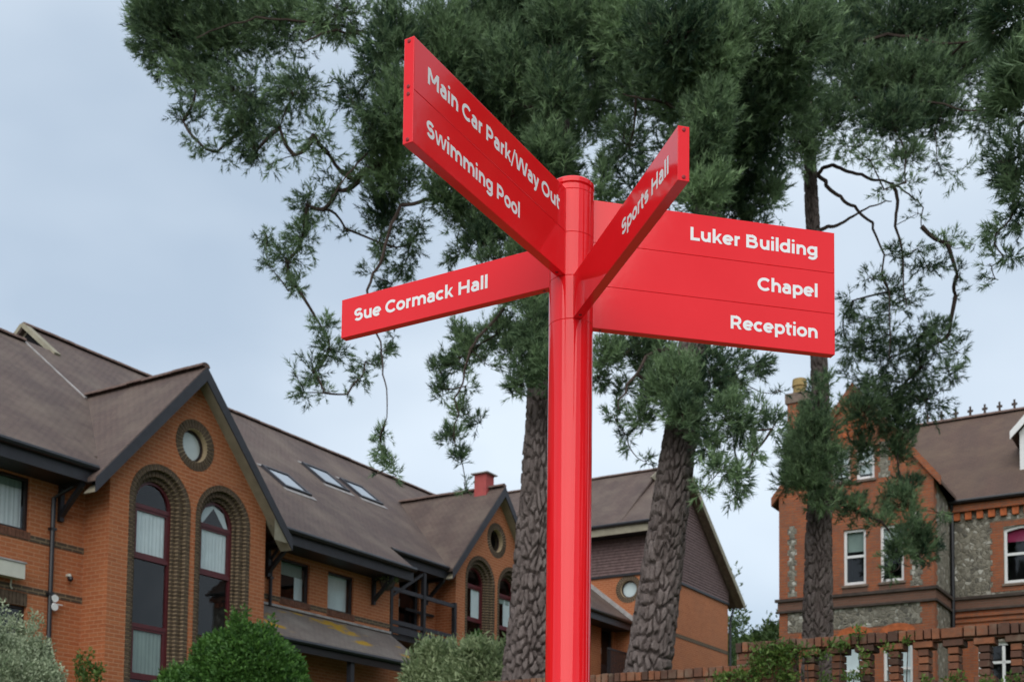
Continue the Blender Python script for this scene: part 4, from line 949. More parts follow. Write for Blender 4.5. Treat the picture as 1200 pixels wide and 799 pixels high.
# ------------------------------------------------------------------ pines
def trunk_mesh(path, parent, org, seed, plate=(.115, .40), res=(820, 260)):
    """path: world points with radius; bark plates carved as real relief"""
    P = np.array([p for p, r in path]); Rr = np.array([r for p, r in path]); z = P[:, 2]
    (nz, na) = res; o = np.argsort(z)
    zv = np.linspace(0, 1, nz) ** 1.25; zz = z.min() + (z.max() - z.min()) * zv          # finer low down, where the trunk is bare
    k = np.ones(25) / 25; pad = lambda a: np.convolve(np.pad(a, 12, mode='edge'), k, 'valid')
    cx, cy, rr = pad(np.interp(zz, z[o], P[o, 0])), pad(np.interp(zz, z[o], P[o, 1])), pad(np.interp(zz, z[o], Rr[o]))
    th = np.arange(na) / na * 2 * np.pi; r = np.random.default_rng(seed)
    TH, ZZ = np.meshgrid(th, zz - zz[0])
    def fn(kmax, wmax, n):      # smooth noise, periodic round the trunk
        out = np.zeros(TH.shape)
        for _ in range(n): out += np.cos(r.integers(1, kmax + 1) * TH + r.uniform(-wmax, wmax) * ZZ + r.uniform(0, 6.28))
        return out / math.sqrt(n / 2)
    def cells(px, pz, wu, wz):
        circ = 2 * np.pi * rr.mean() * 1.15; nx = max(5, int(round(circ / px))); nr = int((zz[-1] - zz[0]) / pz) + 4
        jx, jz, ph = r.uniform(-.45, .45, (nr, nx)), r.uniform(-.48, .48, (nr, nx)), r.uniform(0, 1, (nr, nx))
        U2 = TH / (2 * np.pi) * nx + wu; Z2 = ZZ / pz + wz
        f1 = np.full(U2.shape, 9.0); f2 = f1.copy(); hid = np.zeros(U2.shape); iu, iz = np.floor(U2).astype(int), np.floor(Z2).astype(int)
        for du in (-2, -1, 0, 1, 2):
            for dz in (-1, 0, 1):
                a, b = iu + du, iz + dz; bb = np.clip(b + 1, 0, nr - 1); aa = a % nx
                dd = np.sqrt((a + .5 + jx[bb, aa] - U2) ** 2 + (b + .5 + jz[bb, aa] - Z2) ** 2)
                nw = dd < f1; f2 = np.where(nw, f1, np.minimum(f2, dd)); hid = np.where(nw, ph[bb, aa], hid); f1 = np.where(nw, dd, f1)
        return f2 - f1, hid
    warp = .22 * fn(5, 4, 8) + .10 * fn(14, 14, 12) + .06 * fn(40, 40, 16)
    e1, h1 = cells(plate[0], plate[1], warp, .20 * fn(9, 7, 10))
    e2, h2 = cells(plate[0] * .5, plate[1] * .4, warp * 1.6, .25 * fn(20, 12, 10))
    big = np.clip((e1 - .15) / .07, 0, 1); small = np.clip((e2 - .02) / .10, 0, 1)
    fine = fn(60, 30, 18) * .0016 + fn(100, 90, 20) * .0012
    rel = (big * (.072 + .020 * h1 + .005 * h2) + big * small * .006) * np.clip(rr / .30, .35, 1.25)[:, None] + fine
    base = (rr - .078)[:, None] + rel
    base = base * (1 + .06 * np.exp(-(zz - zz[0]) / .8)[:, None] * np.sin(th * 5 + seed)[None])      # buttressed foot
    X = cx[:, None] + base * np.cos(th); Y = cy[:, None] + base * np.sin(th); Zv = np.repeat(zz[:, None], na, 1)
    V = np.stack([X, Y, Zv], -1).reshape(-1, 3) - org
    i = np.arange(nz - 1)[:, None] * na; j = np.arange(na)[None]; q = np.stack([i + j, i + (j + 1) % na, i + na + (j + 1) % na, i + na + j], -1).reshape(-1, 4)
    return raw_mesh('trunk', V, q, M['bark'], parent, smooth=False)
def pine(name, label, px_path, Y0, blobs, roots_y, seed, limbs, y_spread=1.5, dens_k=1.0, size=1.0, plate=(.075, .215), res=(640, 215)):
    r = np.random.default_rng(seed)
    path = []
    for x, y, wpx in px_path:
        p = at_depth(x, y, Y0); path.append((p, wpx / F_PX * Y0 / 2))
    p0, r0 = path[0]; s_, d_ = float((p0 - SO) @ U3), -float((p0 - SO) @ N3); gz_ = ground_z(s_, d_)
    foot = np.array([p0[0] - (path[1][0][0] - p0[0]) * .5, p0[1], gz_ - .15]); path = [(foot, r0 * 1.28), (foot * .5 + p0 * .5, r0 * 1.1)] + path
    org = np.array([foot[0], foot[1], gz_])
    t = thing(name, label, 'pine tree', org, 0, 'tall pines around the signpost')
    trunk_mesh(path, t, org, seed, plate, res)
    # nodes: trunk stations, drawn limbs, then foliage masses joined by a spanning tree
    nodes, par, rad0 = [], [], []
    zt = np.array([p[2] for p, _ in path]); PT = np.array([p for p, _ in path]); oz_ = np.argsort(zt)
    tr = lambda z: np.array([np.interp(z, zt[oz_], PT[oz_, 0]), np.interp(z, zt[oz_], PT[oz_, 1]), z])
    z_lo = at_depth(600, roots_y, Y0)[2]
    for z in np.arange(z_lo, zt.max() - .2, .45): nodes.append(tr(z)); par.append(-1)
    ntr = len(nodes)
    lrad = {}
    for lm in limbs:
        prev = None; fine_ = []; q4 = [lm[0]] + list(lm) + [lm[-1]]
        for i in range(1, len(q4) - 2):         # rounded through the drawn points
            a, b, c, d = (np.array(q4[i + k], float) for k in (-1, 0, 1, 2))
            for f in ((0, .33, .67) if i < len(q4) - 3 else (0, .33, .67, 1)):
                fine_.append(.5 * (2 * b + (c - a) * f + (2 * a - 5 * b + 4 * c - d) * f * f + (3 * b - a - 3 * c + d) * f ** 3) + np.array([r.normal() * 2.5, r.normal() * 2.5, 0]) * (0 < f < 1))
        lm = fine_
        for (x, y, dY) in lm:
            p = at_depth(x, y, Y0 + dY)
            if prev is None:
                k = int(np.argmin([np.linalg.norm(p - q) for q in nodes])) ; nodes.append(p); par.append(k); prev = len(nodes) - 1; st_ = prev
            else: nodes.append(p); par.append(prev); prev = len(nodes) - 1
            lrad[prev] = .030 * (1 - (prev - st_) / len(lm)) + .005
    cen, radx, radz, dn = [], [], [], []
    for b in blobs:
        x, y, rx, ry, de = b[:5]; dY = b[5] if len(b) > 5 else y_spread * math.sin(x * .013 + seed) * math.cos(y * .011 + seed) + r.normal() * .2
        Y = Y0 + dY; cen.append(at_depth(x, y, Y)); radx.append(rx / F_PX * Y); radz.append(ry / F_PX * Y); dn.append(de)
    cen = np.array(cen); todo = set(range(len(cen))); nd = np.array(nodes); bnode = {}
    best = {i: None for i in todo}
    def cost(c, q):
        v = c - q; return np.linalg.norm(v, axis=-1) + .35 * np.maximum(0, v[..., 2])       # limbs prefer to come from above or the side
    C = np.stack([cost(cen, q) for q in nodes], 1)
    while todo:
        idx = np.array(sorted(todo)); sub = C[idx]; f = np.unravel_index(np.argmin(sub), sub.shape); i = idx[f[0]]; k = int(f[1])
        nodes.append(cen[i]); par.append(k); bnode[i] = len(nodes) - 1; todo.remove(int(i)); C = np.concatenate([C, cost(cen, cen[i])[:, None]], 1)
    cnt = np.ones(len(nodes))
    for i in range(len(nodes) - 1, ntr - 1, -1):
        if par[i] >= 0: cnt[par[i]] += cnt[i]
    lb = MB(); r_of = lambda i: min(.05, .0065 * cnt[i] ** .5)
    for i in range(ntr, len(nodes)):
        a, b = nodes[par[i]], nodes[i]; ra = r_of(i) * 1.25; rb = r_of(i) * .8
        if i in lrad: ra, rb = lrad.get(par[i], lrad[i] * 1.15), lrad[i]
        ln = np.linalg.norm(b - a); m_ = 4; pts = []
        off = r.normal(size=3) * ln * (.02 if i in lrad else .07)
        for k in range(m_ + 1):
            f = k / m_; pts.append(a * (1 - f) + b * f + (off + np.array([0, 0, -.05 * ln])) * math.sin(math.pi * f))
        lb.tube([tuple(p - org) for p in pts], [ra + (rb - ra) * k / m_ for k in range(m_ + 1)], 5, cap=False)
    # shoots: position, direction, and fine twigs back to the blob's node
    pos, dirs, tw, ctint = [], [], [], []
    for i in range(len(cen)):
        area = math.pi * blobs[i][2] * blobs[i][3]; n = max(4, int(area * dn[i] * dens_k / 6.0))
        if blobs[i][1] < -15: n = int(n * .30)
        rv = np.array([radx[i], .75 * (radx[i] + radz[i]) / 2 + .12, radz[i]])
        u_ = r.normal(size=(n, 3)); u_ /= np.linalg.norm(u_, axis=1)[:, None]; q = u_ * (r.uniform(0, 1, (n, 1)) ** .45)
        # gather the shoots on sub-clumps so that the mass breaks up
        m_ = max(4, int(n / 8)); sc_ = r.normal(size=(m_, 3)); sc_ = sc_ / np.linalg.norm(sc_, axis=1)[:, None] * r.uniform(.25, 1, (m_, 1)) ** .6
        j = r.integers(0, m_, n); q = sc_[j] * .80 + q * .50
        p = cen[i] + q * rv
        dd = q * .9 + np.array([0, 0, .75 if dn[i] > .55 else .1]) + r.normal(size=(n, 3)) * .35
        dd += (PT.mean(0) - cen[i]) * np.array([-.06, -.06, 0])
        pos.append(p); dirs.append(dd); ctint.append(r.normal(0, .13) + r.normal(0, .16, m_)[j])
        for g_ in range(m_):
            a = nodes[bnode[i]]; b = cen[i] + sc_[g_] * rv * .82
            lb.tube([tuple(a - org), tuple((a + b) / 2 - org + r.normal(size=3) * .03), tuple(b - org)], [.006, .005, .003], 3, cap=False)
    pos = np.concatenate(pos); dirs = np.concatenate(dirs); n = len(pos)
    scl = r.uniform(.58, 1.05, n) * size; scl[pos[:, 2] > at_depth(600, -20, Y0)[2]] *= 1.7
    if size > 1: scl[((pos - EYE) @ RT) / ((pos - EYE) @ FW) < .50] /= size
    V, T, own = scatter(TUFTS, pos, dirs, scl)
    tint_s = np.clip(r.normal(.42, .14, n) + np.concatenate(ctint), 0, 1)
    raw_mesh('crown', V - org, T, M['needle'], t, tint_s[own])
    lb.build('limbs', M['limb'], t, recalc=False, uv=False)
    return t, n
# foliage masses read off the photograph: x, y, half-width, half-height, density
T1 = [(210,40,55,45,1),(182,25,30,30,.9),(270,40,60,45,1),(330,25,60,35,.9),(400,15,55,26,.7),(230,90,45,35,.9),(280,110,48,38,.85),(184,78,10,16,.5),(170,52,13,25,.7),(215,142,22,16,.5),(232,166,22,14,.4),
 (290,150,32,30,.85),(300,178,20,18,.75),(345,110,42,20,.7),(352,92,30,16,.6),(328,150,22,16,.35),(368,158,22,18,.45),(398,104,12,14,.4),(412,118,18,26,.65),(432,150,22,28,.65),(345,182,26,12,.25),(318,192,18,10,.3),(255,178,18,10,.35),(385,180,18,12,.3),
 (463,45,30,45,.85),(440,78,24,34,.75),(462,130,32,45,.9),(455,180,32,36,.85),(428,200,22,18,.5),(520,55,48,60,1.1),(565,50,50,60,1.1),(620,50,50,60,1.1),(560,130,60,50,1.1),(620,120,50,60,1.1),(650,165,40,40,1.1),(590,190,50,40,1.1),(700,55,48,58,1),(692,122,42,48,.95),(655,215,30,30,.8),(520,140,40,40,.9),
 (395,222,20,16,.5),(360,240,18,22,.7),(354,278,18,24,.8),(312,275,16,9,.45),(336,306,24,20,.7),(347,335,14,13,.55),(313,310,10,8,.45),(338,341,12,8,.45),(380,245,9,18,.25),
 (462,218,36,22,.85),(450,252,26,24,.85),(444,284,15,18,.75),(480,286,20,26,.28),(472,312,20,16,.35),(437,322,11,12,.35),(460,332,20,10,.5),(492,262,12,26,.28),(420,212,16,10,.4),(405,268,12,8,.3),
 (520,220,28,30,.85),(545,250,28,30,.85),(562,280,24,24,.9),(592,270,30,25,.95),(540,296,13,10,.5),(576,302,22,10,.7),(525,305,10,6,.4),(610,300,20,18,.9),
 (377,384,13,13,.8),(386,408,19,18,.8),(366,434,15,16,.85),(356,460,10,13,.75),(380,460,11,8,.4),(345,438,8,5,.5),(428,424,13,10,.5),(446,412,15,14,.45),(424,441,14,12,.6),(407,462,6,8,.45),(461,396,13,6,.4),(440,428,10,10,.45),
 (450,508,10,8,.55),(447,524,12,10,.6),(457,543,11,12,.6),(441,554,7,5,.35),(460,558,8,6,.4),
 (545,394,17,16,.75),(541,418,24,18,.7),(514,432,13,13,.6),(519,456,12,15,.65),(557,408,22,20,.6),(572,428,14,12,.35),(586,390,24,18,.8),(602,410,18,18,.8),(546,452,10,13,.35),(541,482,15,13,.6),(560,496,13,8,.5),(530,511,17,13,.7),(540,536,12,10,.6),(545,572,6,10,.35),(611,440,16,22,.9),(604,456,10,7,.8),(625,385,20,38,.95),(640,425,20,30,.95),(630,340,26,30,.9),(595,345,20,20,.7),
 (655,30,36,44,1,-1.2),(650,105,34,42,1,-1.3),(645,180,32,36,1,-1.2),(600,80,40,40,.9,-1),(210,-50,80,50,1),(320,-50,80,50,1),(430,-60,80,50,1),(540,-60,80,50,1),(640,-60,80,50,1),(280,-130,90,50,.9),(420,-150,90,50,.9),(560,-150,90,50,.9),(660,-150,80,50,.9),(520,-240,100,60,.8),(640,-250,100,60,.8)]
T2 = [(710,418,22,22,.9),(740,408,28,18,.8),(770,420,28,28,1),(790,450,32,38,1.05),(800,482,22,26,.95),(728,459,15,12,.6),(720,487,15,7,.6),(750,490,15,15,.85),(735,510,10,7,.6),(760,458,12,24,.8),(757,541,9,5,.6),(738,524,5,8,.5),(700,440,12,16,.6),
 (835,440,22,38,.8),(860,440,22,34,.8),(888,428,16,22,.65),(850,490,26,28,.8),(830,520,22,22,.75),(845,550,22,16,.65),(866,560,11,24,.8),(870,500,20,22,.65),(892,480,14,15,.5),(825,572,9,14,.65),(882,530,16,20,.35),(905,502,13,20,.4),(915,458,6,8,.35),(862,582,11,8,.7),(818,470,16,24,.8),
 (740,30,50,50,1.1),(790,40,58,45,1),(850,40,48,50,1),(755,100,45,45,.85),(735,172,26,36,.6),(708,200,18,20,.7),(805,110,55,45,1.05),(860,110,55,48,1.1),(830,170,46,45,1.1),(880,170,42,42,1.1),(830,222,36,36,1.1),(862,232,40,30,1.1),(742,216,26,20,.4),(902,215,20,42,.95),(930,40,55,46,1.05),(920,110,45,48,1.1),(790,190,26,40,.6),(700,225,26,18,.6),(760,240,30,14,.5),(880,258,24,16,.8),
 (822,225,34,30,1,-1.2),(815,180,30,36,1,-1.2),(838,60,36,46,1,-1.3),(832,140,34,40,1,-1.3),(760,-60,80,50,1),(860,-60,80,50,1),(800,-150,90,50,.9),(900,-140,80,50,.9),(840,-240,100,60,.8)]
T3 = [(1000,40,58,42,1.1),(1060,30,58,38,1.1),(1118,28,48,38,1),(1010,100,38,40,1.1),(1060,92,58,40,1.1),(1112,82,46,42,1),(1040,140,46,30,.95),(1092,140,46,32,.95),(1150,55,26,34,.55),(970,140,28,32,.9),(1000,172,28,15,.4),(940,168,28,36,.9),(1162,135,32,36,.6),(1062,180,22,15,.7),(1020,188,24,12,.35),(1098,188,20,12,.25),(1122,202,20,14,.25),(985,60,30,40,1),
 (1036,222,12,12,.25),(1062,214,20,12,.35),(1076,250,10,18,.18),(1110,284,26,9,.6),(1075,291,16,10,.45),(1086,311,26,12,.55),(1140,286,14,6,.35),(1122,322,11,13,.35),(1120,346,5,7,.35),(1050,302,16,18,.3),(1020,326,20,10,.4),(1040,342,16,16,.35),(1000,352,12,16,.5),(988,372,10,18,.6),(1021,372,18,16,.5),(1042,392,26,12,.6),(1086,386,26,12,.65),(1112,392,16,12,.45),(1076,402,22,16,.6),
 (1000,406,22,18,.75),(1042,420,28,22,.75),(1080,430,22,18,.6),(1110,432,20,16,.5),(1122,412,12,16,.45),(1100,460,18,14,.3),(1060,450,28,24,.8),(1022,450,22,24,.75),(1012,480,26,22,.8),(1050,490,28,28,.85),(1012,520,26,26,.75),(1052,525,22,22,.85),(950,500,26,36,.7),(945,540,32,28,.95),(934,562,28,18,.9),(985,546,16,22,.6),(968,590,20,14,.75),(1000,596,22,18,.85),(1060,590,22,18,.95),(1032,610,16,12,.75),(1072,622,22,18,.95),(1052,640,16,24,.85),(1076,650,16,16,.65),(1046,670,12,8,.45),(1060,568,22,16,.7),(1085,640,20,18,.7),(1040,580,20,14,.6),(1091,660,8,6,.45),(925,520,16,20,.4),(986,570,16,8,.4),(995,440,10,20,.4),(1100,600,10,8,.4),
 (958,462,20,26,.6,-.8),(956,500,30,30,.8,-.8),(952,535,34,26,1,-.8),(948,562,32,18,1,-.8),(965,585,24,14,.8,-.8),(1030,470,40,30,.6),(1085,470,30,26,.45),(1100,400,26,30,.4),(1060,350,30,26,.35),(1015,400,26,24,.5),(1000,-60,80,50,1),(1090,-60,80,50,1),(1180,-50,70,50,.9),(1040,-150,90,50,.9),(1130,-150,90,50,.8),(1060,-240,100,60,.8)]
T1 = [(b[0], b[1], b[2], b[3], b[4] * (.62 if b[0] < 450 and b[1] > 75 else .75 if b[0] < 420 else .95)) + tuple(b[5:]) for b in T1]
T2 = [(b[0], b[1], b[2], b[3], b[4] * (.68 if b[1] > 400 and b[0] > 815 else .85)) + tuple(b[5:]) for b in T2]
T3 = [(b[0], b[1], b[2], b[3], b[4] * (.65 if 200 < b[1] < 480 else .9)) + tuple(b[5:]) for b in T3]
pine('pine_tree', 'broad pine with drooping boughs, its trunk partly hidden by the red post', [(618,800,60),(620,785,59),(625,740,57),(629,690,55.5),(631,640,54),(636,575,50),(640,480,47),(645,400,45),(648,300,42),(650,200,38),(652,100,32),(654,0,26),(656,-120,18),(658,-260,8)], 18.0, T1, 400, 21,
     [[(600,120,0),(500,60,-.4),(400,30,-.8),(300,20,-1.0),(230,45,-1.1)],[(600,160,0),(480,70,-.6),(395,35,-1),(355,50,-1.2)],[(610,200,0),(520,190,-.5),(470,160,-.9),(420,190,-1.1),(390,230,-1.2)],[(620,240,.2),(560,230,-.3),(470,240,-.6),(445,310,-.7),(430,340,-.7),(446,400,-.6),(453,455,-.6),(450,500,-.6)],[(630,330,.1),(590,360,-.3),(560,395,-.5),(542,450,-.5),(532,500,-.5)]], 1.4, 1.15)
pine('pine_tree', 'leaning pine with deeply plated bark in front of the tile-hung gable', [(756,800,55),(760,784,53),(766,740,51),(773,686,49),(784,600,45),(792,545,43),(799,505,42),(810,430,39),(820,330,36),(828,230,33),(834,130,28),(838,30,23),(842,-100,16),(846,-250,8)], 17.0, T2, 470, 22,
     [[(800,430,0),(770,410,-.5),(735,450,-.8),(725,480,-.9)],[(815,400,0),(850,430,-.3),(865,500,-.5),(866,560,-.5)],[(830,150,0),(780,120,-.8),(730,110,-1.0)]], 1.4, 1.15)
pine('pine_tree', 'slim straight pine in front of the flint house with bare forked limbs', [(957.5,800,37.5),(958,740,36),(959.5,640,33),(960.5,540,28),(961,450,24.5),(957,350,23),(951,240,21),(948,150,19),(945,60,16),(944,-60,12),(943,-220,6)], 20.0, T3, 560, 23,
     [[(958,205,0),(985,197,-.1),(1020,210,-.2),(1045,215,-.3),(1075,235,-.3),(1080,265,-.3)],[(958,270,0),(985,262,-.1),(1010,247,-.2),(1045,236,-.3)],[(968,212,0),(985,230,-.1),(1010,252,-.2),(1030,285,-.3),(1042,340,-.4),(1042,420,-.4)],[(1045,215,-.3),(1050,250,-.4),(1058,300,-.5),(1062,360,-.5)],[(950,110,0),(1010,112,-.5),(1080,118,-1),(1160,130,-1.2)],[(948,60,0),(1040,40,-.5),(1130,50,-.8),(1200,25,-1)]], 1.3, 1.15, 1.0, (.062, .19))

# a fourth pine stands just outside the frame on the right: its boughs reach into the top right corner
T4 = [(1184,20,26,24,.45,2),(1190,100,22,36,.6,2),(1182,190,24,38,.6,2),(1188,242,16,36,.45,2),(1168,272,16,16,.25,2),(1176,300,16,12,.3,2),(1162,312,8,8,.25,2),(1166,326,6,5,.3,2),(1250,80,60,60,.6,2),(1260,200,50,60,.5,2)]
_r4 = random.Random(5)
for _ in range(44):
    T4.append((_r4.uniform(1330, 2500), _r4.uniform(-500, 560), _r4.uniform(110, 170), _r4.uniform(90, 130), .045, _r4.uniform(-2.5, 2.5)))
t4, _ = pine('pine_tree', 'pine whose drooping boughs hang in at the top right edge', [(1900,900,75),(1900,800,70),(1905,600,64),(1910,300,56),(1910,0,46),(1910,-300,34),(1910,-600,16)], 12.0, T4, 600, 24,
     [[(1905,60,0),(1700,40,.8),(1450,30,1.5),(1250,30,2),(1195,22,2)],[(1905,180,0),(1600,150,.8),(1350,110,1.6),(1215,130,2),(1190,200,2)]], 1.3, 1.0, 2.6, (.09, .25), (200, 70))

# unseen pine added to the right, as a dark reflection for the red arms
c4 = t4.copy(); col.objects.link(c4); c4.location = (13.5, 1.0, 0.0); c4.rotation_euler = (0, 0, R(75)); c4['label'] = 'unseen pine added beyond the right edge for the red arms to mirror'
for ch in list(t4.children):
    k_ = ch.copy(); col.objects.link(k_); k_.parent = c4

# ------------------------------------------------------------------ shrubs
def shrub(name, label, cat, px, py, Y, rx_px, top_px, mt, tmpl, n, seed, group=None, squash=1.0, spikes=0, sc_=(.8, 1.2), rough=.12):
    """leafy shrub standing on the ground; px = centre column, top_px = top row in the photograph"""
    r = np.random.default_rng(seed); c = at_depth(px, top_px, Y); top = c[2]; rx = rx_px / F_PX * Y
    s_, d_ = float((c - SO) @ U3), -float((c - SO) @ N3); g_ = ground_z(s_, d_); h = top - g_
    t = thing(name, label, cat, (c[0], c[1], g_), 0, group); org = np.array([c[0], c[1], g_])
    u_ = r.normal(size=(n, 3)); u_ /= np.linalg.norm(u_, axis=1)[:, None]; u_[:, 2] = np.abs(u_[:, 2]) * 1.0 - .12 * r.uniform(0, 1, n)
    k = np.array([r.normal(size=3) for _ in range(9)]); lump = 1 + rough * np.sin(u_ @ k[0:3].T * 3.1).sum(1) / 2 + rough * .6 * np.sin(u_ @ k[3:9].T * 6.3).sum(1) / 3
    dep = r.uniform(0, 1, n) ** .35; q = u_ * (lump * (.72 + .28 * dep))[:, None]
    zc = h * .42; pos = np.stack([q[:, 0] * rx, q[:, 1] * rx * squash, zc + q[:, 2] * (h - zc)], 1)
    low = pos[:, 2] < .1; pos[low, 2] = r.uniform(.1, h * .4, low.sum())
    dirs = u_ + np.array([0, 0, .5]) + r.normal(size=(n, 3)) * .4
    if spikes:
        m_ = spikes; a = r.uniform(0, 2 * np.pi, m_); bx = np.stack([np.cos(a) * rx * .7 * r.uniform(.1, 1, m_), np.sin(a) * rx * .7 * squash, np.full(m_, h * .93)], 1)
        for b in bx:
            l_ = r.uniform(.12, .34); kk = 9; zz = np.linspace(0, l_, kk); pp = b + np.stack([r.normal(size=kk) * .015, r.normal(size=kk) * .015, zz], 1); pos = np.concatenate([pos, pp]); dirs = np.concatenate([dirs, np.tile([0, 0, 1.0], (kk, 1)) + r.normal(size=(kk, 3)) * .2])
    V, T, own = scatter(tmpl, pos, dirs, r.uniform(sc_[0], sc_[1], len(pos)))
    raw_mesh('foliage', V, T, mt, t, np.clip(r.normal(.45, .24, len(pos)), 0, 1)[own])
    st = MB()
    for i in range(9):
        a = r.uniform(0, 2 * np.pi); b = np.array([math.cos(a) * rx * .55, math.sin(a) * rx * .55 * squash, h * .7]); st.tube([(b[0] * .12, b[1] * .12, -.05), tuple(b * [.5, .5, .5]), tuple(b)], [.03, .022, .01], 5, cap=False)
    st.build('stems', M['limb'], t, recalc=False, uv=False)
    return t
LF_S = [leaf_template(7, .055, .022, 300 + i, .03) for i in range(4)]
LF_M = [leaf_template(7, .075, .034, 310 + i, .04) for i in range(4)]
LF_L = [leaf_template(7, .12, .030, 320 + i, .05) for i in range(4)]
shrub('grey_shrub', 'silvery grey-green rounded shrub at the lower left corner', 'shrub', 10, 790, 17.5, 66, 727, M['leaf_grey'], LF_S, 7800, 1, spikes=25, rough=.16)
shrub('green_shrub', 'clipped bright green dome shrub in front of the near gable', 'shrub', 292, 790, 19.0, 73, 732, M['leaf_green'], LF_M, 7800, 2, spikes=6, rough=.05)
shrub('low_green_shrub', 'low loose green shrub at the foot of the first arched window', 'shrub', 222, 790, 19.3, 42, 781, M['leaf_green'], LF_M, 3000, 3, rough=.1)
shrub('olive_shrub', 'pale olive leafy shrub below the dark timber balcony', 'shrub', 512, 790, 22.6, 36, 763, M['leaf_olive'], [a * 1.25 for a in LF_L], 2200, 4, spikes=26, rough=.22)
shrub('olive_shrub', 'pale olive leafy shrub at the foot of the far gable beside the pine trunk', 'shrub', 563, 790, 22.0, 40, 764, M['leaf_olive'], [a * 1.2 for a in LF_L], 2400, 7, spikes=26, rough=.22)
shrub('dark_shrub', 'dark upright bush in front of the far arched window', 'shrub', 556, 790, 27.0, 13, 742, M['leaf_green'], LF_M, 2600, 5, rough=.1, spikes=3)
shrub('wild_sapling', 'thin young weeds growing at the foot of the brick corner', 'shrub', 103, 790, 20.3, 24, 785, M['leaf_climb'], LF_M, 260, 6, rough=.3, spikes=5)
_t, _o = BASKET; _q = nrng.normal(size=(90, 3)); _q /= np.linalg.norm(_q, axis=1)[:, None]; _q[:, 2] = np.abs(_q[:, 2]) * .8
V_, T_, O_ = scatter(LF_S, _q * .2, _q + [0, 0, .3], np.full(90, 1.1)); raw_mesh('plant', V_, T_, M['leaf_olive'], _t, nrng.uniform(0, .7, 90)[O_])
# climbers hanging over the garden wall
def climber(label, spots, seed):
    r = np.random.default_rng(seed); pos = []; st = MB(); org = None
    for x, y, rx, ry, n in spots:
        d0, z0 = px_side(x, y, S_WALL - .06); 
        if org is None: org = site(S_WALL - .06, d0, 1.2); t = thing('climbing_plant', label, 'climber', org, 0, 'plants on the garden wall')
        a = r.normal(size=(n, 3)) * .5; k = 1 / F_PX * 13
        for i in range(n): pos.append(site(S_WALL - .05 - abs(r.normal()) * .06, d0 + a[i, 0] * rx * k * 1.3, z0 + a[i, 1] * ry * k) - org)
        b = site(S_WALL - .05, d0, z0) - org
        st.tube([tuple(site(S_WALL - .05, d0 + r.normal() * .2, 2.2) - org), tuple(b * [1, 1, .8] + r.normal(size=3) * .02), tuple(b)], [.01, .007, .004], 4, cap=False)
    pos = np.array(pos); n = len(pos); V, T, own = scatter(LF_S, pos, r.normal(size=(n, 3)) + np.array([-.2, -.7, .4]), r.uniform(.7, 1.3, n))
    raw_mesh('foliage', V, T, M['leaf_climb'], t, np.clip(r.normal(.5, .25, n), 0, 1)[own]); st.build('stems', M['limb'], t, recalc=False, uv=False)
climber('green climber sprawling over the step in the garden wall', [(905,766,18,12,75),(892,782,16,10,45),(925,772,12,12,30),(850,794,12,5,22),(875,793,14,6,34),(922,792,14,6,28),(945,764,6,10,12)], 31)
climber('straggling climber with yellowed tips on the parapet piers', [(985,757,8,6,16),(1000,793,10,6,16),(962,770,8,8,10),(1005,742,4,5,9),(1012,778,4,12,9),(1040,760,6,4,6),(968,796,8,4,10)], 32)
climber('small fern rooted under the parapet openings at the right', [(1085,798,6,2,7),(1120,797,8,2,12),(1158,798,8,2,10),(1190,797,8,2,10),(1064,752,4,6,5)], 33)
# trees far behind, between the two buildings
shrub('far_tree', 'bushy green tree beside the flint house corner in the distance', 'tree', 900, 760, 55, 30, 728, M['leaf_far'], [a * 3.2 for a in LF_M], 2600, 41, 'distant trees', rough=.25)
shrub('far_tree', 'thin pale tree behind the downpipe of the tile-hung block', 'tree', 862, 760, 60, 20, 712, M['leaf_far'], [a * 3.0 for a in LF_M], 500, 42, 'distant trees', rough=.4)
shrub('far_hedge', 'far hedge along the hill crest between the buildings', 'hedge', 872, 770, 75, 62, 747, M['leaf_far'], [a * 4 for a in LF_M], 2600, 43, rough=.12)
# ------------------------------------------------------------------ the red fingerpost
PX_, PY_ = .1833, 4.0753; ZT = 1.6 + 2.1671; HP = .15; PR = .0755; TK = .032; SL = .98
OP = np.array([PX_, PY_, 0.0])
post = thing('fingerpost', 'tall glossy red fingerpost with four arms of white lettering', 'signpost', OP)
def lathe(prof, n=64):
    mb = MB(); k = len(prof)
    mb.v = [(r * math.cos(2 * math.pi * i / n), r * math.sin(2 * math.pi * i / n), z) for i in range(n) for r, z in prof]
    mb.f = [(i * k + j, ((i + 1) % n) * k + j, ((i + 1) % n) * k + j + 1, i * k + j + 1) for i in range(n) for j in range(k - 1)]
    return mb
def shade(o, ang=40):
    me = o.data; me.polygons.foreach_set('use_smooth', [True] * len(me.polygons))
    try: me.set_sharp_from_angle(angle=R(ang))
    except Exception: pass
    return o
g_ = .0016
shade(lathe([(.0, 0), (.16, 0), (.16, .012), (PR + .004, .02), (PR, .03), (PR, ZT - 3 * HP - g_), (PR - g_, ZT - 3 * HP), (.0, ZT - 3 * HP)]).build('pole', M['red'], post))
for k in range(3):
    z0, z1 = ZT - (k + 1) * HP, ZT - k * HP
    shade(lathe([(0, z0), (PR - g_, z0), (PR, z0 + g_), (PR, z1 - g_), (PR - g_, z1), (0, z1)]).build('collar', M['red'], post))
shade(lathe([(0, ZT), (PR - g_, ZT), (PR, ZT + g_), (PR, ZT + .018), (PR - .006, ZT + .021), (PR - .006, ZT + .024), (PR + .001, ZT + .027), (PR + .001, ZT + .040), (PR - .004, ZT + .046), (PR - .03, ZT + .050), (0, ZT + .052)]).build('cap', M['red'], post), 25)

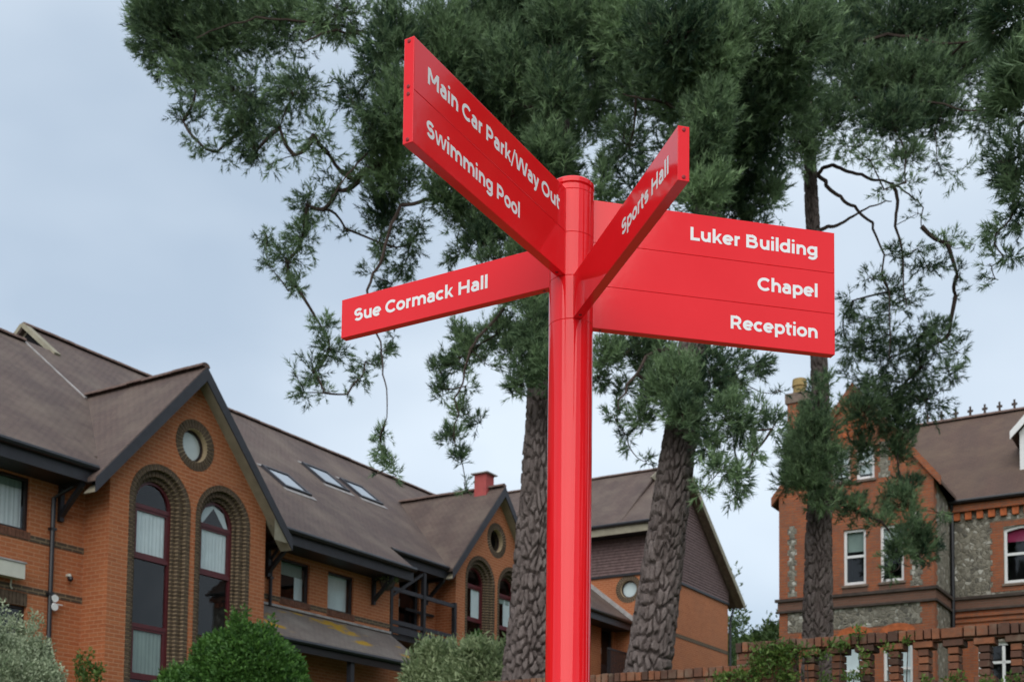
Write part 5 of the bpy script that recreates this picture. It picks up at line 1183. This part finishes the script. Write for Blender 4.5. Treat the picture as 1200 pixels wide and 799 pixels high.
# lettering drawn as strokes: a geometric sans with round bowls
W_, X_, C_, AS_ = .150, .53, .70, .745; H_ = W_ / 2
def ell(cx, cy, rx, ry, a0, a1, n=None):
    n = n or max(6, int(abs(a1 - a0) / 9)); return [(cx + rx * math.cos(R(a0 + (a1 - a0) * i / n)), cy + ry * math.sin(R(a0 + (a1 - a0) * i / n))) for i in range(n + 1)]
def slant(x0, y0, x1, y1, wv=W_):
    """diagonal with level cut ends"""
    hw = wv / 2 * math.hypot(x1 - x0, y1 - y0) / abs(y1 - y0); return ('poly', [(x0 - hw, y0), (x0 + hw, y0), (x1 + hw, y1), (x1 - hw, y1)])
ln = lambda *p: ('path', list(p)); pt = lambda p: ('path', p)
def bowl(cx, r): return pt(ell(cx, X_ / 2, r, X_ / 2 + .006 - H_, 0, 360, 40))
def archn(x0, x1): return pt(ell((x0 + x1) / 2, X_ - H_ - .185 + .004, (x1 - x0) / 2, .185, 178, 0) + [(x1, 0)])
lb = .078; s0 = lb + H_
GL = {
 'M': (.93, [ln((s0, 0), (s0, C_)), ln((.93 - s0, 0), (.93 - s0, C_)), slant(.465, .20, s0 + .01, C_), slant(.465, .20, .93 - s0 - .01, C_)]),
 'C': (.74, [pt(ell(.415, C_ / 2, .305, C_ / 2 + .006 - H_, 44, 316))]),
 'P': (.70, [ln((s0, 0), (s0, C_)), pt([(s0, C_ - H_), (.37, C_ - H_)] + ell(.37, .455, .195, C_ - H_ - .455, 90, -90) + [(s0, .455 * 2 - C_ + H_)])]),
 'W': (1.12, [slant(.27, 0, .085, C_), slant(.31, 0, .53, C_), slant(.81, 0, .59, C_), slant(.85, 0, 1.035, C_)]),
 '/': (.40, [slant(.06, -.11, .34, .80, .10)]),
 'O': (.86, [pt(ell(.43, C_ / 2, .315, C_ / 2 + .006 - H_, 0, 360, 44))]),
 'S': (.64, [pt(ell(.315, C_ - H_ - .138, .195, .144, 28, 270) + ell(.325, H_ + .155, .205, .161, 90, -152)[1:])]),
 'H': (.81, [ln((s0, 0), (s0, C_)), ln((.81 - s0, 0), (.81 - s0, C_)), ln((s0, C_ / 2), (.81 - s0, C_ / 2))]),
 'L': (.58, [ln((s0, 0), (s0, C_)), ln((s0, H_), (.555, H_))]),
 'B': (.76, [ln((s0, 0), (s0, C_)), pt([(s0, C_ - H_), (.40, C_ - H_)] + ell(.40, .505, .155, C_ - H_ - .505, 90, -90) + [(s0, .505 * 2 - C_ + H_)]), pt([(.40, .369), (.42, .369)] + ell(.43, .215, .185, .154, 90, -90) + [(s0, H_)])]),
 'R': (.73, [ln((s0, 0), (s0, C_)), pt([(s0, C_ - H_), (.37, C_ - H_)] + ell(.37, .455, .195, C_ - H_ - .455, 90, -90) + [(s0, .455 * 2 - C_ + H_)]), slant(.585, 0, .40, .30, .125)]),
 'a': (.575, [pt(ell(.27, .335, .165, .14, 146, 0) + [(.435, 0)]), pt([(.435, .305), (.25, .305)] + ell(.25, .182, .135, .126, 92, 270) + ell(.30, .20, .135, .144, -80, -20))]),
 'i': (.275, [ln((.1375, 0), (.1375, X_)), ('poly', ell(.1375, .685, .076, .073, 0, 360, 18)[:-1])]),
 'l': (.275, [ln((.1375, 0), (.1375, AS_))]),
 'n': (.635, [ln((s0 - .008, 0), (s0 - .008, X_)), archn(s0 - .008, .505)]),
 'h': (.635, [ln((s0 - .008, 0), (s0 - .008, AS_)), archn(s0 - .008, .505)]),
 'm': (.985, [ln((s0 - .008, 0), (s0 - .008, X_)), archn(s0 - .008, .4925), archn(.4925, .855)]),
 'r': (.40, [ln((s0 - .008, 0), (s0 - .008, X_)), pt(ell(.34, .29, .21, X_ - H_ - .285, 168, 88))]),
 'u': (.63, [ln((.495, 0), (.495, X_)), pt([(s0 - .012, X_)] + ell((s0 - .012 + .495) / 2, H_ + .185 - .004, (.495 - s0 + .012) / 2, .185, 180, 360))]),
 'k': (.59, [ln((s0 - .008, 0), (s0 - .008, AS_)), slant(.17, .135, .47, X_, .112), slant(.505, 0, .275, .32, .118)]),
 'y': (.545, [slant(.285, .01, .075, X_), pt([(.475, X_ - .0), (.29, .03), (.25, -.07)] + ell(.15, -.06, .10, .085, -20, -118))]),
 'w': (.86, [slant(.235, 0, .075, X_, .112), slant(.262, 0, .405, X_, .105), slant(.60, 0, .455, X_, .105), slant(.628, 0, .785, X_, .112)]),
 't': (.41, [pt([(.165, .66)] + ell(.28, .16, .115, .105, 180, 285)), ln((.03, X_ - .052), (.375, X_ - .052))]),
 'o': (.61, [bowl(.305, .205)]),
 'e': (.61, [pt([(.10, X_ / 2), (.50, X_ / 2)]), pt(ell(.305, X_ / 2, .205, X_ / 2 + .006 - H_, -2, 314))]),
 'c': (.55, [pt(ell(.31, X_ / 2, .21, X_ / 2 + .006 - H_, 48, 312))]),
 'p': (.645, [bowl(.335, .205), ln((s0 - .008, -.19), (s0 - .008, X_))]),
 'd': (.645, [bowl(.31, .205), ln((.508, 0), (.508, AS_))]),
 'g': (.65, [pt(ell(.31, X_ / 2 + .012, .20, X_ / 2 - H_ - .008, 0, 360, 36)), pt([(.508, X_), (.508, .02)] + ell(.30, .02, .208, .155, 0, -146))]),
 's': (.50, [pt(ell(.245, X_ - H_ - .098, .135, .104, 28, 270) + ell(.252, H_ + .104, .150, .110, 90, -150)[1:])]),
 ' ': (.27, []),
}
def ribbon(path, hw):
    n = len(path); closed = math.dist(path[0], path[-1]) < 1e-6
    if closed: path = path[:-1]; n -= 1
    Lp, Rp = [], []
    for i in range(n):
        a = path[(i - 1) % n] if (closed or i > 0) else None; b = path[i]; c = path[(i + 1) % n] if (closed or i < n - 1) else None
        d1 = Vector((b[0] - a[0], b[1] - a[1])).normalized() if a else None; d2 = Vector((c[0] - b[0], c[1] - b[1])).normalized() if c else None
        t = ((d1 or d2) + (d2 or d1)).normalized(); nn = Vector((-t.y, t.x)); k = hw / max(.6, nn.dot(Vector((-(d1 or d2).y, (d1 or d2).x))))
        Lp.append((b[0] + nn.x * k, b[1] + nn.y * k)); Rp.append((b[0] - nn.x * k, b[1] - nn.y * k))
    m_ = n if closed else n - 1
    return [[Rp[i], Rp[(i + 1) % n], Lp[(i + 1) % n], Lp[i]] for i in range(m_)]
def lettering(text, f3, nv, em, x_at, width, parent):
    """f3(u, v) on the panel face; text starts at x_at and is spread to the given width; one mesh per word"""
    adv = []; x = 0; tr = .032
    for ch in text: adv.append(x); x += GL[ch][0] - tr
    kx = width / ((x - 2 * .07 + tr) * em); e = Vector(nv); mb = MB()
    for ch, a in list(zip(text, adv)) + [(' ', 0)]:
        if ch == ' ' and mb.v: mb.build('lettering', M['letter'], parent, recalc=False, uv=False); mb = MB()
        for k, (kind, p) in enumerate(GL[ch][1]):
            h = e * (.0006 + .00012 * k)
            for q in (ribbon(p, H_) if kind == 'path' else [p]):
                mb.poly([Vector(f3(x_at + (a + px - .07) * em * kx, py * em)) + h for px, py in q])
def arm(theta, lev0, texts, flip, off):
    """one direction arm: stacked panels, end plate with screws, lettering. flip = the read face lies to the left of the pointing direction"""
    dv = Vector((math.sin(theta), math.cos(theta), 0)); nv = Vector((math.cos(theta), -math.sin(theta), 0))
    fside = -1 if flip else 1            # which side the visible face is on, along nv
    n_ = len(texts); c = nv * off
    P = lambda s, lev, k: c + dv * s + nv * (k * TK / 2) + Vector((0, 0, ZT - lev * HP))
    r0 = math.sqrt(PR ** 2 - (TK / 2) ** 2) - .004
    for i, (text, u0, width) in enumerate(texts):
        l0, l1 = lev0 + i + .004, lev0 + i + 1 - .004
        mb = MB(); mb.prism([P(r0, l0, -1), P(r0, l0, 1), P(r0, l1, 1), P(r0, l1, -1)], dv * (SL - r0 - .003))
        o = mb.build('sign_panel', M['red'], post)
        bv = o.modifiers.new('bevel', 'BEVEL'); bv.width = .0012; bv.segments = 2
        # text runs left to right as seen from the face
        back = (fside * nv).cross(Vector((0, 0, 1))) * -1      # reading direction on the face
        rd = -1 if back.dot(dv) < 0 else 1
        f3 = lambda a, b, i=i, rd=rd: P(a if rd > 0 else -a, lev0 + i + .645, fside) + Vector((0, 0, b))
        start = u0 if rd > 0 else -u0
        lettering(text, f3, fside * nv, .0475 / .70, start, width, o)
    mb = MB(); mb.prism([P(SL - .0028, lev0 + .002, -1.02), P(SL - .0028, lev0 + .002, 1.02), P(SL - .0028, lev0 + n_ - .002, 1.02), P(SL - .0028, lev0 + n_ - .002, -1.02)], dv * .003)
    ep = mb.build('end_plate', M['red'], post); bv = ep.modifiers.new('bevel', 'BEVEL'); bv.width = .0008; bv.segments = 1
    for i in range(n_):
        for lv in (.07, .93):
            a = P(SL, lev0 + i + lv, 0); sc1 = MB().tube([a - dv * .001, a + dv * .0018, a + dv * .0024], [.0055, .0052, .003], 12); s1 = sc1.build('screw', M['screw'], ep)
    for i in (1, n_ if n_ > 1 else 1):
        a = P(r0 + .035, lev0 + n_, 0) - Vector((0, 0, -.0015)); MB().tube([a, a - Vector((0, 0, .003))], [.006, .005], 10).build('screw', M['screw'], ep)
        break
arm(3.6624, 0, [('Main Car Park/Way Out', .912, .788), ('Swimming Pool', .912, .523)], True, 0.0)
arm(2.8821, 2, [('Sports Hall', .551, .364)], False, 0.0)
arm(1.336, 0, [('Luker Building', .427, .485), ('Chapel', .683, .229), ('Reception', .578, .333)], False, 0.0)
arm(-1.0392, 1, [('Sue Cormack Hall', .917, .590)], True, 0.0)
